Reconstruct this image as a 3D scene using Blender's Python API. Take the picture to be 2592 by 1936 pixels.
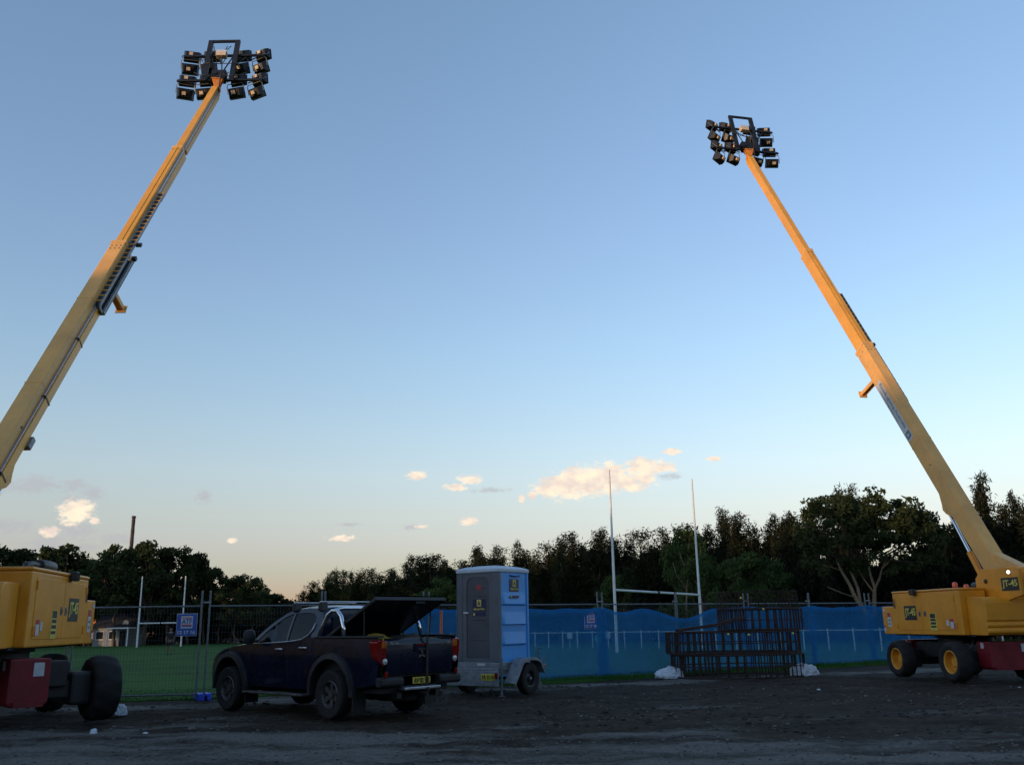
import bpy, bmesh, math, random
from mathutils import Vector, Matrix, noise
R = math.radians
random.seed(7)
for o in list(bpy.data.objects): bpy.data.objects.remove(o)
S = bpy.context.scene
COL = S.collection

# ------------------------------------------------------------------ camera
FPX, PW, PH = 2330.0, 2592.0, 1936.0           # focal length and frame in photograph pixels
EYE = Vector((0, 0, 1.45))
PITCH, ROLL = math.atan(607 / FPX), R(1.0)
FWD = Vector((0, math.cos(PITCH), math.sin(PITCH)))
_r0 = Vector((1, 0, 0)); _u0 = _r0.cross(FWD)
RGT = _r0 * math.cos(ROLL) - _u0 * math.sin(ROLL)
UPV = _r0 * math.sin(ROLL) + _u0 * math.cos(ROLL)
def ray(px, py): return FWD * FPX + RGT * (px - PW / 2) - UPV * (py - PH / 2)
def at(px, py, F):
    d = ray(px, py); return EYE + d * (F / d.y)
cam = bpy.data.objects.new('camera', bpy.data.cameras.new('camera')); COL.objects.link(cam)
cam.data.sensor_width = 36; cam.data.lens = 36 * FPX / PW
cam.data.clip_start = .1; cam.data.clip_end = 20000
cm = Matrix((RGT, UPV, -FWD)).transposed().to_4x4(); cm.translation = EYE
cam.matrix_world = cm
S.camera = cam

# ------------------------------------------------------------------ sky, sun, exposure
SUN_AZ, SUN_EL = R(232), R(4.0)
S.view_settings.view_transform = 'Standard'; S.view_settings.look = 'None'
S.view_settings.exposure = 1.16; S.view_settings.gamma = 1
W = bpy.data.worlds.new('World'); S.world = W; W.use_nodes = True
wt = W.node_tree; wt.nodes.clear()
def wn(t, **k):
    n = wt.nodes.new(t)
    for a, b in k.items(): setattr(n, a, b)
    return n
def wl(a, b): wt.links.new(a, b)
def wmath(op, a, b=None, c=None):
    n = wn('ShaderNodeMath', operation=op)
    for i, v in enumerate((a, b, c)):
        if v is None: continue
        if isinstance(v, (int, float)): n.inputs[i].default_value = v
        else: wl(v, n.inputs[i])
    return n.outputs[0]
sky = wn('ShaderNodeTexSky', sky_type='NISHITA', sun_disc=False, sun_elevation=SUN_EL, sun_rotation=SUN_AZ,
         altitude=20, air_density=1.0, dust_density=.3, ozone_density=1.5)
tc = wn('ShaderNodeTexCoord'); sx = wn('ShaderNodeSeparateXYZ'); wl(tc.outputs['Generated'], sx.inputs[0])
az_o = wmath('ARCTAN2', sx.outputs[0], sx.outputs[1]); el_o = wmath('ARCSINE', sx.outputs[2])
ae = wn('ShaderNodeCombineXYZ'); wl(az_o, ae.inputs[0]); wl(el_o, ae.inputs[1])
def azel(px, py):
    d = ray(px, py).normalized(); return math.atan2(d.x, d.y), math.asin(d.z)
LIT = [(1428, 1230, 62, 30), (1396, 1238, 40, 20), (1470, 1218, 66, 34), (1520, 1208, 54, 32), (1548, 1194, 32, 20), (1590, 1224, 54, 20), (1628, 1212, 32, 18), (1626, 1180, 44, 20),
       (1672, 1184, 36, 12), (1500, 1234, 70, 16), (1190, 1213, 28, 12), (1152, 1232, 26, 8), (1052, 1203, 22, 10), (1345, 1254, 14, 9), (1321, 1262, 8, 10),
       (1186, 1320, 20, 10), (1067, 1333, 16, 5), (864, 1362, 30, 7), (588, 1368, 12, 6), (1700, 1143, 22, 7), (1808, 1161, 16, 5),
       (196, 1290, 32, 26), (186, 1304, 24, 20), (128, 1344, 20, 10), (240, 1318, 12, 8)]
GREY = [(90, 1226, 92, 24), (60, 1234, 80, 16), (182, 1228, 40, 16), (232, 1250, 36, 20), (185, 1262, 40, 12), (515, 1258, 30, 20), (194, 1340, 52, 34),
        (110, 1378, 70, 30), (225, 1384, 40, 12), (10, 1330, 70, 20), (300, 1365, 60, 14), (1050, 1334, 40, 8), (885, 1328, 40, 6), (1250, 1240, 60, 8), (1690, 1205, 40, 10)]
rs = random.Random(3)
def blobs(lst, extra):
    acc = None
    items = [(*azel(px, py), w * 1.18 / FPX, h * 1.25 / FPX) for px, py, w, h in lst]
    for k in range(extra):                       # the same broken cloud goes on round the horizon
        a = rs.uniform(.75, 5.5); e = rs.uniform(.06, .2); w = rs.uniform(.015, .05)
        items.append((a if a < math.pi else a - 2 * math.pi, e, w, w * rs.uniform(.3, .5)))
    for a, e, w, h in items:
        s = wn('ShaderNodeVectorMath', operation='SUBTRACT'); wl(ae.outputs[0], s.inputs[0]); s.inputs[1].default_value = (a, e, 0)
        m = wn('ShaderNodeVectorMath', operation='MULTIPLY'); wl(s.outputs[0], m.inputs[0]); m.inputs[1].default_value = (1 / w, 1 / h, 0)
        l = wn('ShaderNodeVectorMath', operation='LENGTH'); wl(m.outputs[0], l.inputs[0])
        v = wmath('SUBTRACT', 1.0, l.outputs['Value'])
        acc = v if acc is None else wmath('SMOOTH_MAX', acc, v, .25)
    return acc
def wnoise(scale, detail, off=(0, 0, 0), st=(1, 1.5, 1), rough=.6):
    mp = wn('ShaderNodeMapping'); wl(ae.outputs[0], mp.inputs[0]); mp.inputs['Location'].default_value = off; mp.inputs['Scale'].default_value = st
    n = wn('ShaderNodeTexNoise'); n.inputs['Scale'].default_value = scale; n.inputs['Detail'].default_value = detail
    n.inputs['Roughness'].default_value = rough; wl(mp.outputs[0], n.inputs['Vector']); return n.outputs[0]
def smooth(v, lo, hi):
    m = wn('ShaderNodeMapRange', interpolation_type='SMOOTHSTEP'); wl(v, m.inputs[0]); m.inputs[1].default_value = lo; m.inputs[2].default_value = hi
    return m.outputs[0]
n1 = wnoise(55, 7)
nd = wmath('ADD', wmath('MULTIPLY', wmath('SUBTRACT', n1, .5), 1.7), wmath('MULTIPLY', wmath('SUBTRACT', wnoise(170, 5, (1.7, .3, 0), (1, 1.7, 1)), .5), 1.5))
lit = smooth(wmath('ADD', blobs(LIT, 8), nd), -.16, .58)
gry = smooth(wmath('ADD', blobs(GREY, 9), nd), .05, .95)
sh = smooth(wmath('ADD', wmath('MULTIPLY', wnoise(38, 4, (.3, .004, 0)), 1.0), wmath('MULTIPLY', n1, .5)), .55, .92)
def mixc(f, a, b):
    n = wn('ShaderNodeMix', data_type='RGBA')
    if isinstance(f, float): n.inputs[0].default_value = f
    else: wl(f, n.inputs[0])
    for s, v in ((6, a), (7, b)):
        if isinstance(v, tuple): n.inputs[s].default_value = (*v, 1)
        else: wl(v, n.inputs[s])
    return n.outputs[2]
# evening haze: towards the horizon the sky goes pale, then dusty pink, the same all the way round
ramp = wn('ShaderNodeValToRGB'); er = ramp.color_ramp
pts = [(0, (0.463, 0.462, 1.226)), (1.8, (0.586, 0.582, 1.277)), (3.2, (0.642, 0.646, 1.094)), (4.7, (0.804, 0.728, 1.069)), (6.6, (0.956, 0.847, 1.056)), (9, (1.097, 0.992, 1.161)), (11.4, (1.148, 1.064, 1.218)), (16.3, (1.175, 1.157, 1.33)), (23.5, (1.214, 1.183, 1.392)), (36.6, (1.238, 1.255, 1.423)), (90, (1.265, 1.281, 1.443))]
while len(er.elements) < len(pts): er.elements.new(.5)
for e, (p, c) in zip(er.elements, pts): e.position = p / 90; e.color = (*c, 1)
wl(wmath('DIVIDE', el_o, math.pi / 2), ramp.inputs[0])
hz = wn('ShaderNodeMix', data_type='RGBA', blend_type='MULTIPLY'); hz.inputs[0].default_value = 1
wl(sky.outputs[0], hz.inputs[6]); wl(ramp.outputs[0], hz.inputs[7])
skycol = hz.outputs[2]
c1 = mixc(wmath('MULTIPLY', gry, .60), skycol, (1.45, 1.42, 1.55))
litc = mixc(sh, (2.55, 2.12, 1.90), (3.35, 2.85, 2.15))
c2 = mixc(wmath('MULTIPLY', lit, .97), c1, litc)
bg = wn('ShaderNodeBackground'); wl(c2, bg.inputs[0]); bg.inputs[1].default_value = 0.15
W.cycles.sampling_method = 'MANUAL'; W.cycles.sample_map_resolution = 512
wo = wn('ShaderNodeOutputWorld'); wl(bg.outputs[0], wo.inputs[0])
sd = bpy.data.lights.new('sun', 'SUN'); sd.energy = 2.0; sd.angle = R(.6); sd.color = (.72, .44, .23)
sun = bpy.data.objects.new('sun', sd); COL.objects.link(sun)
sv = Vector((math.sin(SUN_AZ) * math.cos(SUN_EL), math.cos(SUN_AZ) * math.cos(SUN_EL), math.sin(SUN_EL)))
sun.rotation_euler = sv.to_track_quat('Z', 'Y').to_euler(); sun.location = sv * 50 + Vector((0, 0, 30))

# ------------------------------------------------------------------ helpers
def tag(o, label, cat, group=None):
    o['label'] = label; o['category'] = cat
    if group: o['group'] = group
    return o
MATW = {}
def empty(name, loc, az=0.0, label=None, cat=None, group=None, sc=1.0):
    o = bpy.data.objects.new(name, None); COL.objects.link(o); o.empty_display_size = .2
    o.location = loc; o.rotation_euler = (0, 0, -R(az))
    o.scale = (sc, sc, sc)
    MATW[o.name] = Matrix.Translation(Vector(loc)) @ Matrix.Rotation(-R(az), 4, 'Z') @ Matrix.Scale(sc, 4)
    if label: tag(o, label, cat, group)
    return o
class MB:
    def __init__(s): s.v = []; s.f = []
    def add(s, vs, fs):
        b = len(s.v); s.v += [Vector(v) for v in vs]; s.f += [tuple(i + b for i in f) for f in fs]; return s
    def box(s, x0, x1, y0, y1, z0, z1, M=None):
        vs = [Vector((x, y, z)) for z in (z0, z1) for y in (y0, y1) for x in (x0, x1)]
        if M: vs = [M @ v for v in vs]
        return s.add(vs, [(0, 2, 3, 1), (4, 5, 7, 6), (0, 1, 5, 4), (2, 6, 7, 3), (0, 4, 6, 2), (1, 3, 7, 5)])
    def prism(s, poly, ax, a, b):          # poly in the two other axes (in order), extruded a..b on axis ax
        n = len(poly); vs = []
        for t in (a, b):
            for p in poly:
                c = list(p); c.insert(ax, t); vs.append(c)
        return s.add(vs, [tuple(range(n))[::-1], tuple(range(n, 2 * n))] + [(i, (i + 1) % n, n + (i + 1) % n, n + i) for i in range(n)])
    def tube(s, pts, r, n=8, closed=False, cap=True):
        pts = [Vector(p) for p in pts]; m = len(pts); rs_ = r if isinstance(r, (list, tuple)) else [r] * m
        vs = []; up = None
        for i, p in enumerate(pts):
            if closed: t = (pts[(i + 1) % m] - pts[i - 1])
            else: t = pts[min(i + 1, m - 1)] - pts[max(i - 1, 0)]
            t.normalize()
            if up is None: up = Vector((0, 0, 1)) if abs(t.z) < .9 else Vector((1, 0, 0))
            x = t.cross(up).normalized(); y = x.cross(t).normalized(); up = y
            for k in range(n):
                a = 2 * math.pi * (k + .5) / n; vs.append(p + (x * math.cos(a) + y * math.sin(a)) * rs_[i])
        fs = []
        for i in range(m if closed else m - 1):
            j = (i + 1) % m
            for k in range(n): fs.append((i * n + k, i * n + (k + 1) % n, j * n + (k + 1) % n, j * n + k))
        if cap and not closed: fs += [tuple(range(n))[::-1], tuple(range((m - 1) * n, m * n))]
        return s.add(vs, fs)
    def lathe(s, prof, M, n=24):           # prof [(r, h)] about local z
        vs = []; k = len(prof)
        for i in range(n):
            a = 2 * math.pi * i / n
            for r, h in prof: vs.append(M @ Vector((r * math.cos(a), r * math.sin(a), h)))
        fs = [(i * k + j, ((i + 1) % n) * k + j, ((i + 1) % n) * k + j + 1, i * k + j + 1) for i in range(n) for j in range(k - 1)]
        return s.add(vs, fs)
    def grid(s, fn, nu, nv):
        vs = [fn(i / nu, j / nv) for i in range(nu + 1) for j in range(nv + 1)]
        return s.add(vs, [(i * (nv + 1) + j, (i + 1) * (nv + 1) + j, (i + 1) * (nv + 1) + j + 1, i * (nv + 1) + j + 1) for i in range(nu) for j in range(nv)])
    def xf(s, M): s.v = [M @ v for v in s.v]; return s
    def mesh(s, name, mat, smooth=False):
        me = bpy.data.meshes.new(name); me.from_pydata([tuple(v) for v in s.v], [], s.f)
        bm = bmesh.new(); bm.from_mesh(me); bmesh.ops.recalc_face_normals(bm, faces=bm.faces); bm.to_mesh(me); bm.free()
        me.materials.append(mat)
        if smooth:
            me.polygons.foreach_set('use_smooth', [True] * len(me.polygons))
            if smooth != 'all':
                me.set_sharp_from_angle(angle=R(smooth if isinstance(smooth, (int, float)) and smooth is not True else 35))
        return me
    def build(s, name, mat, parent=None, smooth=False, bevel=0, label=None, mesh=None):
        o = bpy.data.objects.new(name, mesh or s.mesh(name, mat, smooth)); COL.objects.link(o)
        if parent: o.parent = parent
        if bevel:
            m = o.modifiers.new('bevel', 'BEVEL'); m.width = bevel; m.segments = 2; m.limit_method = 'ANGLE'; m.angle_limit = R(40)
        if label: o['label'] = label
        return o
def link(name, me, parent=None):
    o = bpy.data.objects.new(name, me); COL.objects.link(o)
    if parent: o.parent = parent
    return o
def copytree(o, parent=None):
    c = o.copy(); COL.objects.link(c); c.parent = parent
    for ch in list(o.children): copytree(ch, c)
    return c
def structure(o): o['kind'] = 'structure'; return o
def stuff(o): o['kind'] = 'stuff'; return o

# ------------------------------------------------------------------ materials
def mat(name, col, rough=.6, metal=0., var=.15, scale=6., bump=0., bscale=40., col2=None, coat=0., spec=.5, dirt=None, rnd=0., grime=None):
    m = bpy.data.materials.new(name); m.use_nodes = True; t = m.node_tree; b = t.nodes['Principled BSDF']
    b.inputs['Roughness'].default_value = rough; b.inputs['Metallic'].default_value = metal
    b.inputs['Coat Weight'].default_value = coat; b.inputs['Specular IOR Level'].default_value = spec
    c = t.nodes.new('ShaderNodeTexCoord')
    n = t.nodes.new('ShaderNodeTexNoise'); n.inputs['Scale'].default_value = scale; n.inputs['Detail'].default_value = 6; n.inputs['Roughness'].default_value = .65
    t.links.new(c.outputs['Object'], n.inputs['Vector'])
    r = t.nodes.new('ShaderNodeValToRGB'); t.links.new(n.outputs[0], r.inputs[0])
    lo = col2 or tuple(x * (1 - var * 1.6) for x in col); hi = col if col2 else tuple(min(1, x * (1 + var)) for x in col)
    r.color_ramp.elements[0].position = .32; r.color_ramp.elements[1].position = .68
    r.color_ramp.elements[0].color = (*lo, 1); r.color_ramp.elements[1].color = (*hi, 1)
    out = r.outputs[0]
    if dirt:                                # dried mud and grime in patches of their own
        dn = t.nodes.new('ShaderNodeTexNoise'); dn.inputs['Scale'].default_value = dirt[2]; dn.inputs['Detail'].default_value = 8; dn.inputs['Roughness'].default_value = .7
        t.links.new(c.outputs['Object'], dn.inputs['Vector'])
        dr = t.nodes.new('ShaderNodeValToRGB'); dr.color_ramp.elements[0].position = dirt[1]; dr.color_ramp.elements[1].position = dirt[1] + .18
        t.links.new(dn.outputs[0], dr.inputs[0])
        mx = t.nodes.new('ShaderNodeMix'); mx.data_type = 'RGBA'; t.links.new(dr.outputs[0], mx.inputs[0]); t.links.new(out, mx.inputs[6]); mx.inputs[7].default_value = (*dirt[0], 1)
        out = mx.outputs[2]
    if grime:
        gn = t.nodes.new('ShaderNodeTexNoise'); gn.inputs['Scale'].default_value = grime[2]; gn.inputs['Detail'].default_value = 9; gn.inputs['Roughness'].default_value = .75
        gm_ = t.nodes.new('ShaderNodeMapping'); gm_.inputs['Scale'].default_value = (1, 1, .35); gm_.inputs['Location'].default_value = (3, 7, 1); t.links.new(c.outputs['Object'], gm_.inputs[0]); t.links.new(gm_.outputs[0], gn.inputs['Vector'])
        gr_ = t.nodes.new('ShaderNodeValToRGB'); gr_.color_ramp.elements[0].position = grime[1]; gr_.color_ramp.elements[1].position = grime[1] + .12; gr_.color_ramp.elements[1].color = (.7, .7, .7, 1); t.links.new(gn.outputs[0], gr_.inputs[0])
        mx = t.nodes.new('ShaderNodeMix'); mx.data_type = 'RGBA'; t.links.new(gr_.outputs[0], mx.inputs[0]); t.links.new(out, mx.inputs[6]); mx.inputs[7].default_value = (*grime[0], 1); out = mx.outputs[2]
    if rnd:
        oi = t.nodes.new('ShaderNodeObjectInfo'); mr = t.nodes.new('ShaderNodeMapRange'); t.links.new(oi.outputs['Random'], mr.inputs[0])
        mr.inputs[3].default_value = 1 - rnd; mr.inputs[4].default_value = 1 + rnd
        h = t.nodes.new('ShaderNodeHueSaturation'); t.links.new(out, h.inputs['Color']); t.links.new(mr.outputs[0], h.inputs['Value']); out = h.outputs[0]
    t.links.new(out, b.inputs['Base Color'])
    if rough > .2:
        rr = t.nodes.new('ShaderNodeMapRange'); t.links.new(n.outputs[0], rr.inputs[0]); rr.inputs[3].default_value = rough - .12; rr.inputs[4].default_value = min(1, rough + .12)
        t.links.new(rr.outputs[0], b.inputs['Roughness'])
    if bump:
        n2 = t.nodes.new('ShaderNodeTexNoise'); n2.inputs['Scale'].default_value = bscale; n2.inputs['Detail'].default_value = 5
        t.links.new(c.outputs['Object'], n2.inputs['Vector'])
        bp = t.nodes.new('ShaderNodeBump'); bp.inputs['Strength'].default_value = bump; bp.inputs['Distance'].default_value = .02
        t.links.new(n2.outputs[0], bp.inputs['Height']); t.links.new(bp.outputs[0], b.inputs['Normal'])
    return m
def emis(name, col, st):
    m = bpy.data.materials.new(name); m.use_nodes = True; b = m.node_tree.nodes['Principled BSDF']
    b.inputs['Base Color'].default_value = (*col, 1); b.inputs['Emission Color'].default_value = (*col, 1); b.inputs['Emission Strength'].default_value = st
    return m
def leafmat(name, c1_, c2_, trans=.25):
    m = bpy.data.materials.new(name); m.use_nodes = True; t = m.node_tree; t.nodes.clear()
    c = t.nodes.new('ShaderNodeTexCoord'); n = t.nodes.new('ShaderNodeTexNoise'); n.inputs['Scale'].default_value = .6; n.inputs['Detail'].default_value = 4
    t.links.new(c.outputs['Object'], n.inputs['Vector'])
    r = t.nodes.new('ShaderNodeValToRGB'); t.links.new(n.outputs[0], r.inputs[0])
    r.color_ramp.elements[0].position = .35; r.color_ramp.elements[1].position = .65
    r.color_ramp.elements[0].color = (*c1_, 1); r.color_ramp.elements[1].color = (*c2_, 1)
    oi = t.nodes.new('ShaderNodeObjectInfo'); mr = t.nodes.new('ShaderNodeMapRange'); t.links.new(oi.outputs['Random'], mr.inputs[0]); mr.inputs[3].default_value = .72; mr.inputs[4].default_value = 1.3
    h = t.nodes.new('ShaderNodeHueSaturation'); t.links.new(r.outputs[0], h.inputs['Color']); t.links.new(mr.outputs[0], h.inputs['Value'])
    d = t.nodes.new('ShaderNodeBsdfDiffuse'); tr = t.nodes.new('ShaderNodeBsdfTranslucent'); mx = t.nodes.new('ShaderNodeMixShader'); mx.inputs[0].default_value = trans
    t.links.new(h.outputs[0], d.inputs[0]); t.links.new(h.outputs[0], tr.inputs[0]); t.links.new(d.outputs[0], mx.inputs[1]); t.links.new(tr.outputs[0], mx.inputs[2])
    o = t.nodes.new('ShaderNodeOutputMaterial'); t.links.new(mx.outputs[0], o.inputs[0]); return m
M = {}
M['yellow'] = mat('machine_yellow', (.76, .30, .016), .42, var=.10, scale=1.7, dirt=((.46, .23, .05), .62, 3.5), bump=.05, bscale=9, grime=((.16, .085, .03), .645, 4.5))
M['orange'] = mat('boom_orange', (.80, .38, .045), .4, var=.10, scale=1.2, dirt=((.60, .33, .10), .60, 2.5), grime=((.25, .13, .04), .64, 5))
M['cream'] = mat('faded_boom_paint', (.80, .43, .12), .5, var=.12, scale=.9, dirt=((.62, .38, .14), .58, 1.6), grime=((.30, .20, .09), .63, 4))
M['red'] = mat('chassis_red', (.19, .008, .015), .5, var=.25, scale=3, dirt=((.05, .03, .025), .58, 3))
M['black'] = mat('black_metal', (.022, .022, .024), .5, var=.2)
M['lampblack'] = mat('lamp_housing', (.011, .011, .013), .45, var=.25, scale=8)
M['rubber'] = mat('rubber', (.016, .0145, .0135), .85, var=.25, scale=10, bump=.4, bscale=30, dirt=((.07, .055, .042), .60, 5))
M['rim_y'] = mat('rim_yellow', (.74, .34, .03), .5, var=.15, dirt=((.25, .13, .05), .58, 6))
M['steel'] = mat('galvanised_steel', (.17, .19, .21), .5, .45, var=.2, scale=12)
M['greygalv'] = mat('grey_galvanised', (.25, .27, .29), .55, .35, var=.22, scale=9, dirt=((.16, .13, .10), .63, 6))
M['chrome'] = mat('polished_steel', (.72, .74, .77), .16, 1., var=.05)
M['cover'] = mat('boom_cover_grey', (.46, .42, .46), .35, .5, var=.1, scale=4)
M['beige'] = mat('control_gear_beige', (.62, .50, .33), .5, var=.12)
M['carblue'] = mat('ute_paint', (.0045, .0085, .024), .27, 0, var=.25, scale=3, coat=.3, spec=.26, dirt=((.014, .013, .013), .70, 2.2))
M['carblack'] = mat('ute_black_trim', (.016, .016, .017), .6, var=.3, scale=6, dirt=((.06, .05, .04), .62, 5))
M['flare'] = mat('wheel_flare', (.020, .022, .026), .5, var=.3, scale=5, dirt=((.07, .06, .05), .6, 5))
M['alloy'] = mat('muddy_alloy', (.12, .115, .11), .5, .5, var=.3, scale=9, dirt=((.06, .045, .035), .5, 7))
M['silver'] = mat('silver_trim', (.55, .57, .6), .3, .8, var=.1)
M['redlens'] = mat('red_lens', (.24, .009, .007), .12, var=.3, scale=14, coat=.5)
M['amberlens'] = mat('amber_lens', (.48, .13, .012), .12, var=.3, scale=14, coat=.5)
M['clearlens'] = mat('clear_lens', (.55, .57, .6), .1, .3, var=.2, scale=14)
M['plate_y'] = mat('number_plate_yellow', (.62, .50, .05), .45, var=.12, scale=9)
M['ink'] = mat('print_black', (.015, .015, .015), .5, var=.05)
M['ink_y'] = mat('print_yellow', (.66, .56, .10), .5, var=.08)
M['ink_w'] = mat('print_white', (.55, .57, .59), .5, var=.08)
M['ink_r'] = mat('print_red', (.50, .03, .04), .5, var=.1)
M['ink_b'] = mat('print_blue', (.03, .10, .40), .5, var=.08)
M['ink_n'] = mat('print_navy', (.012, .018, .075), .45, var=.1)
M['ink_gr'] = mat('print_slate', (.08, .17, .22), .5, var=.1)
M['loo_grey'] = mat('loo_grey_plastic', (.105, .122, .138), .5, var=.12, scale=2, bump=.1, bscale=60, dirt=((.10, .10, .10), .63, 3))
M['loo_door'] = mat('loo_door_plastic', (.070, .078, .092), .5, var=.12, scale=2, bump=.1, bscale=60)
M['loo_blue'] = mat('loo_blue_plastic', (.055, .33, .76), .42, var=.07, scale=2, bump=.06, bscale=70)
M['loo_roof'] = mat('loo_roof_plastic', (.50, .58, .66), .5, var=.1, scale=3)
M['wire'] = mat('dull_wire', (.085, .10, .11), .6, .3, var=.2)
M['rust'] = mat('rusty_bar', (.040, .019, .013), .85, var=.4, scale=14, bump=.3, bscale=90)
M['white'] = mat('white_paint', (.70, .73, .74), .5, var=.1, scale=3, dirt=((.45, .43, .38), .66, 3))
M['fpvc'] = mat('white_rail_paint', (.50, .53, .53), .6, var=.12)
M['bag'] = mat('plastic_bag', (.64, .70, .76), .45, var=.12, scale=5, dirt=((.10, .22, .45), .66, 7))
M['footblue'] = mat('blue_plastic_foot', (.02, .07, .62), .45, var=.15)
M['orangep'] = mat('orange_post', (.62, .16, .06), .55, var=.15)
M['brick'] = mat('orange_brick', (.62, .20, .06), .9, var=.25, scale=20)
M['roofdark'] = mat('dark_roof', (.03, .03, .035), .8, var=.3, scale=8)
M['weather'] = mat('pale_weatherboard', (.26, .27, .27), .7, var=.15)
M['hglass'] = mat('window_dark', (.02, .025, .03), .1, var=.2)
M['stack'] = mat('brown_stack', (.085, .055, .050), .9, var=.35, scale=3)
M['bark'] = mat('dark_bark', (.085, .065, .050), .9, var=.35, scale=4, bump=.4, bscale=12)
M['palebark'] = mat('pale_bark', (.22, .16, .11), .8, var=.3, scale=2, dirt=((.12, .08, .06), .6, 2.5), bump=.2, bscale=10)
M['skin'] = mat('skin', (.22, .13, .095), .6, var=.08)
M['cloth_d'] = mat('dark_cloth', (.02, .02, .026), .9, var=.2)
M['hair'] = mat('dark_hair', (.03, .022, .016), .7, var=.2)
M['beacon'] = mat('beacon_orange', (.85, .11, .03), .25, var=.1)
M['lamp_on'] = emis('lit_work_lamp', (1, .97, .9), 1.6)
M['stone'] = mat('pale_stone', (.16, .15, .14), .9, var=.3, scale=7, bump=.3, bscale=20)
M['planew'] = mat('airliner_white', (.8, .8, .8), .4, var=.05)
M['leaf_e'] = leafmat('eucalypt_leaf', (.030, .042, .020), (.060, .078, .034))
M['leaf_c'] = leafmat('casuarina_leaf', (.017, .024, .014), (.036, .042, .024))
M['leaf_g'] = leafmat('green_leaf', (.034, .058, .022), (.070, .105, .036))
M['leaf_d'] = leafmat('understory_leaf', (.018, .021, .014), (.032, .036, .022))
M['blade'] = leafmat('grass_blade', (.030, .085, .020), (.060, .14, .03))
def glass(name, tint, tr):
    m = bpy.data.materials.new(name); m.use_nodes = True; t = m.node_tree; t.nodes.clear()
    a = t.nodes.new('ShaderNodeBsdfTransparent'); a.inputs[0].default_value = (*tint, 1)
    g = t.nodes.new('ShaderNodeBsdfGlossy'); g.inputs['Roughness'].default_value = .03
    f = t.nodes.new('ShaderNodeFresnel'); f.inputs[0].default_value = 1.28
    n = t.nodes.new('ShaderNodeTexNoise'); n.inputs['Scale'].default_value = 3; d = t.nodes.new('ShaderNodeBsdfDiffuse'); d.inputs[0].default_value = (.05, .05, .05, 1)
    mp = t.nodes.new('ShaderNodeMapRange'); t.links.new(n.outputs[0], mp.inputs[0]); mp.inputs[3].default_value = 0; mp.inputs[4].default_value = tr
    m1 = t.nodes.new('ShaderNodeMixShader'); t.links.new(mp.outputs[0], m1.inputs[0]); t.links.new(a.outputs[0], m1.inputs[1]); t.links.new(d.outputs[0], m1.inputs[2])
    mx = t.nodes.new('ShaderNodeMixShader'); t.links.new(f.outputs[0], mx.inputs[0]); t.links.new(m1.outputs[0], mx.inputs[1]); t.links.new(g.outputs[0], mx.inputs[2])
    o = t.nodes.new('ShaderNodeOutputMaterial'); t.links.new(mx.outputs[0], o.inputs[0]); return m
M['carglass'] = glass('ute_glass', (.16, .20, .20), .12)
def clothmat():
    m = bpy.data.materials.new('blue_shade_cloth'); m.use_nodes = True; t = m.node_tree; t.nodes.clear()
    c = t.nodes.new('ShaderNodeTexCoord'); n = t.nodes.new('ShaderNodeTexNoise'); n.inputs['Scale'].default_value = 2.2; n.inputs['Detail'].default_value = 5
    t.links.new(c.outputs['Object'], n.inputs['Vector'])
    r = t.nodes.new('ShaderNodeValToRGB'); t.links.new(n.outputs[0], r.inputs[0]); r.color_ramp.elements[0].color = (.030, .20, .49, 1); r.color_ramp.elements[1].color = (.052, .28, .62, 1)
    d = t.nodes.new('ShaderNodeBsdfDiffuse'); tl = t.nodes.new('ShaderNodeBsdfTranslucent'); tp = t.nodes.new('ShaderNodeBsdfTransparent'); tp.inputs[0].default_value = (.72, .95, 1, 1)
    t.links.new(r.outputs[0], d.inputs[0]); t.links.new(r.outputs[0], tl.inputs[0])
    a = t.nodes.new('ShaderNodeMixShader'); a.inputs[0].default_value = .35; t.links.new(d.outputs[0], a.inputs[1]); t.links.new(tl.outputs[0], a.inputs[2])
    # woven threads: open area varies a little over the cloth
    mr = t.nodes.new('ShaderNodeMapRange'); t.links.new(n.outputs[0], mr.inputs[0]); mr.inputs[3].default_value = .54; mr.inputs[4].default_value = .38
    b = t.nodes.new('ShaderNodeMixShader'); t.links.new(mr.outputs[0], b.inputs[0]); t.links.new(a.outputs[0], b.inputs[1]); t.links.new(tp.outputs[0], b.inputs[2])
    o = t.nodes.new('ShaderNodeOutputMaterial'); t.links.new(b.outputs[0], o.inputs[0]); return m
M['cloth'] = clothmat()

# ------------------------------------------------------------------ lettering (made once, before the scene fills up)
TXT = {}
def _text(s, bold=False):
    cu = bpy.data.curves.new('t', 'FONT'); cu.body = s; cu.size = 1; cu.align_x = 'CENTER'; cu.align_y = 'CENTER'; cu.extrude = .004; cu.resolution_u = 3
    if bold: cu.offset = .022
    o = bpy.data.objects.new('t', cu); COL.objects.link(o)
    me = bpy.data.meshes.new_from_object(o.evaluated_get(bpy.context.evaluated_depsgraph_get()))
    bpy.data.objects.remove(o); bpy.data.curves.remove(cu); return me
def lettering(s, height, Mx, m, parent, width=None, bold=False, name='lettering'):
    k = (s, bold)
    if k not in TXT: TXT[k] = _text(s, bold)
    me = TXT[k].copy(); me.name = name
    xs = [v.co.x for v in me.vertices]; ys = [v.co.y for v in me.vertices]
    w, h = max(xs) - min(xs), max(ys) - min(ys); cx, cy = (max(xs) + min(xs)) / 2, (max(ys) + min(ys)) / 2
    sy = height / h; sx_ = (width / w) if width else sy
    for v in me.vertices: v.co = Mx @ Vector(((v.co.x - cx) * sx_, (v.co.y - cy) * sy, v.co.z * .6 + .002))
    me.materials.clear(); me.materials.append(m); me.update()
    return link(name, me, parent)
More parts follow.
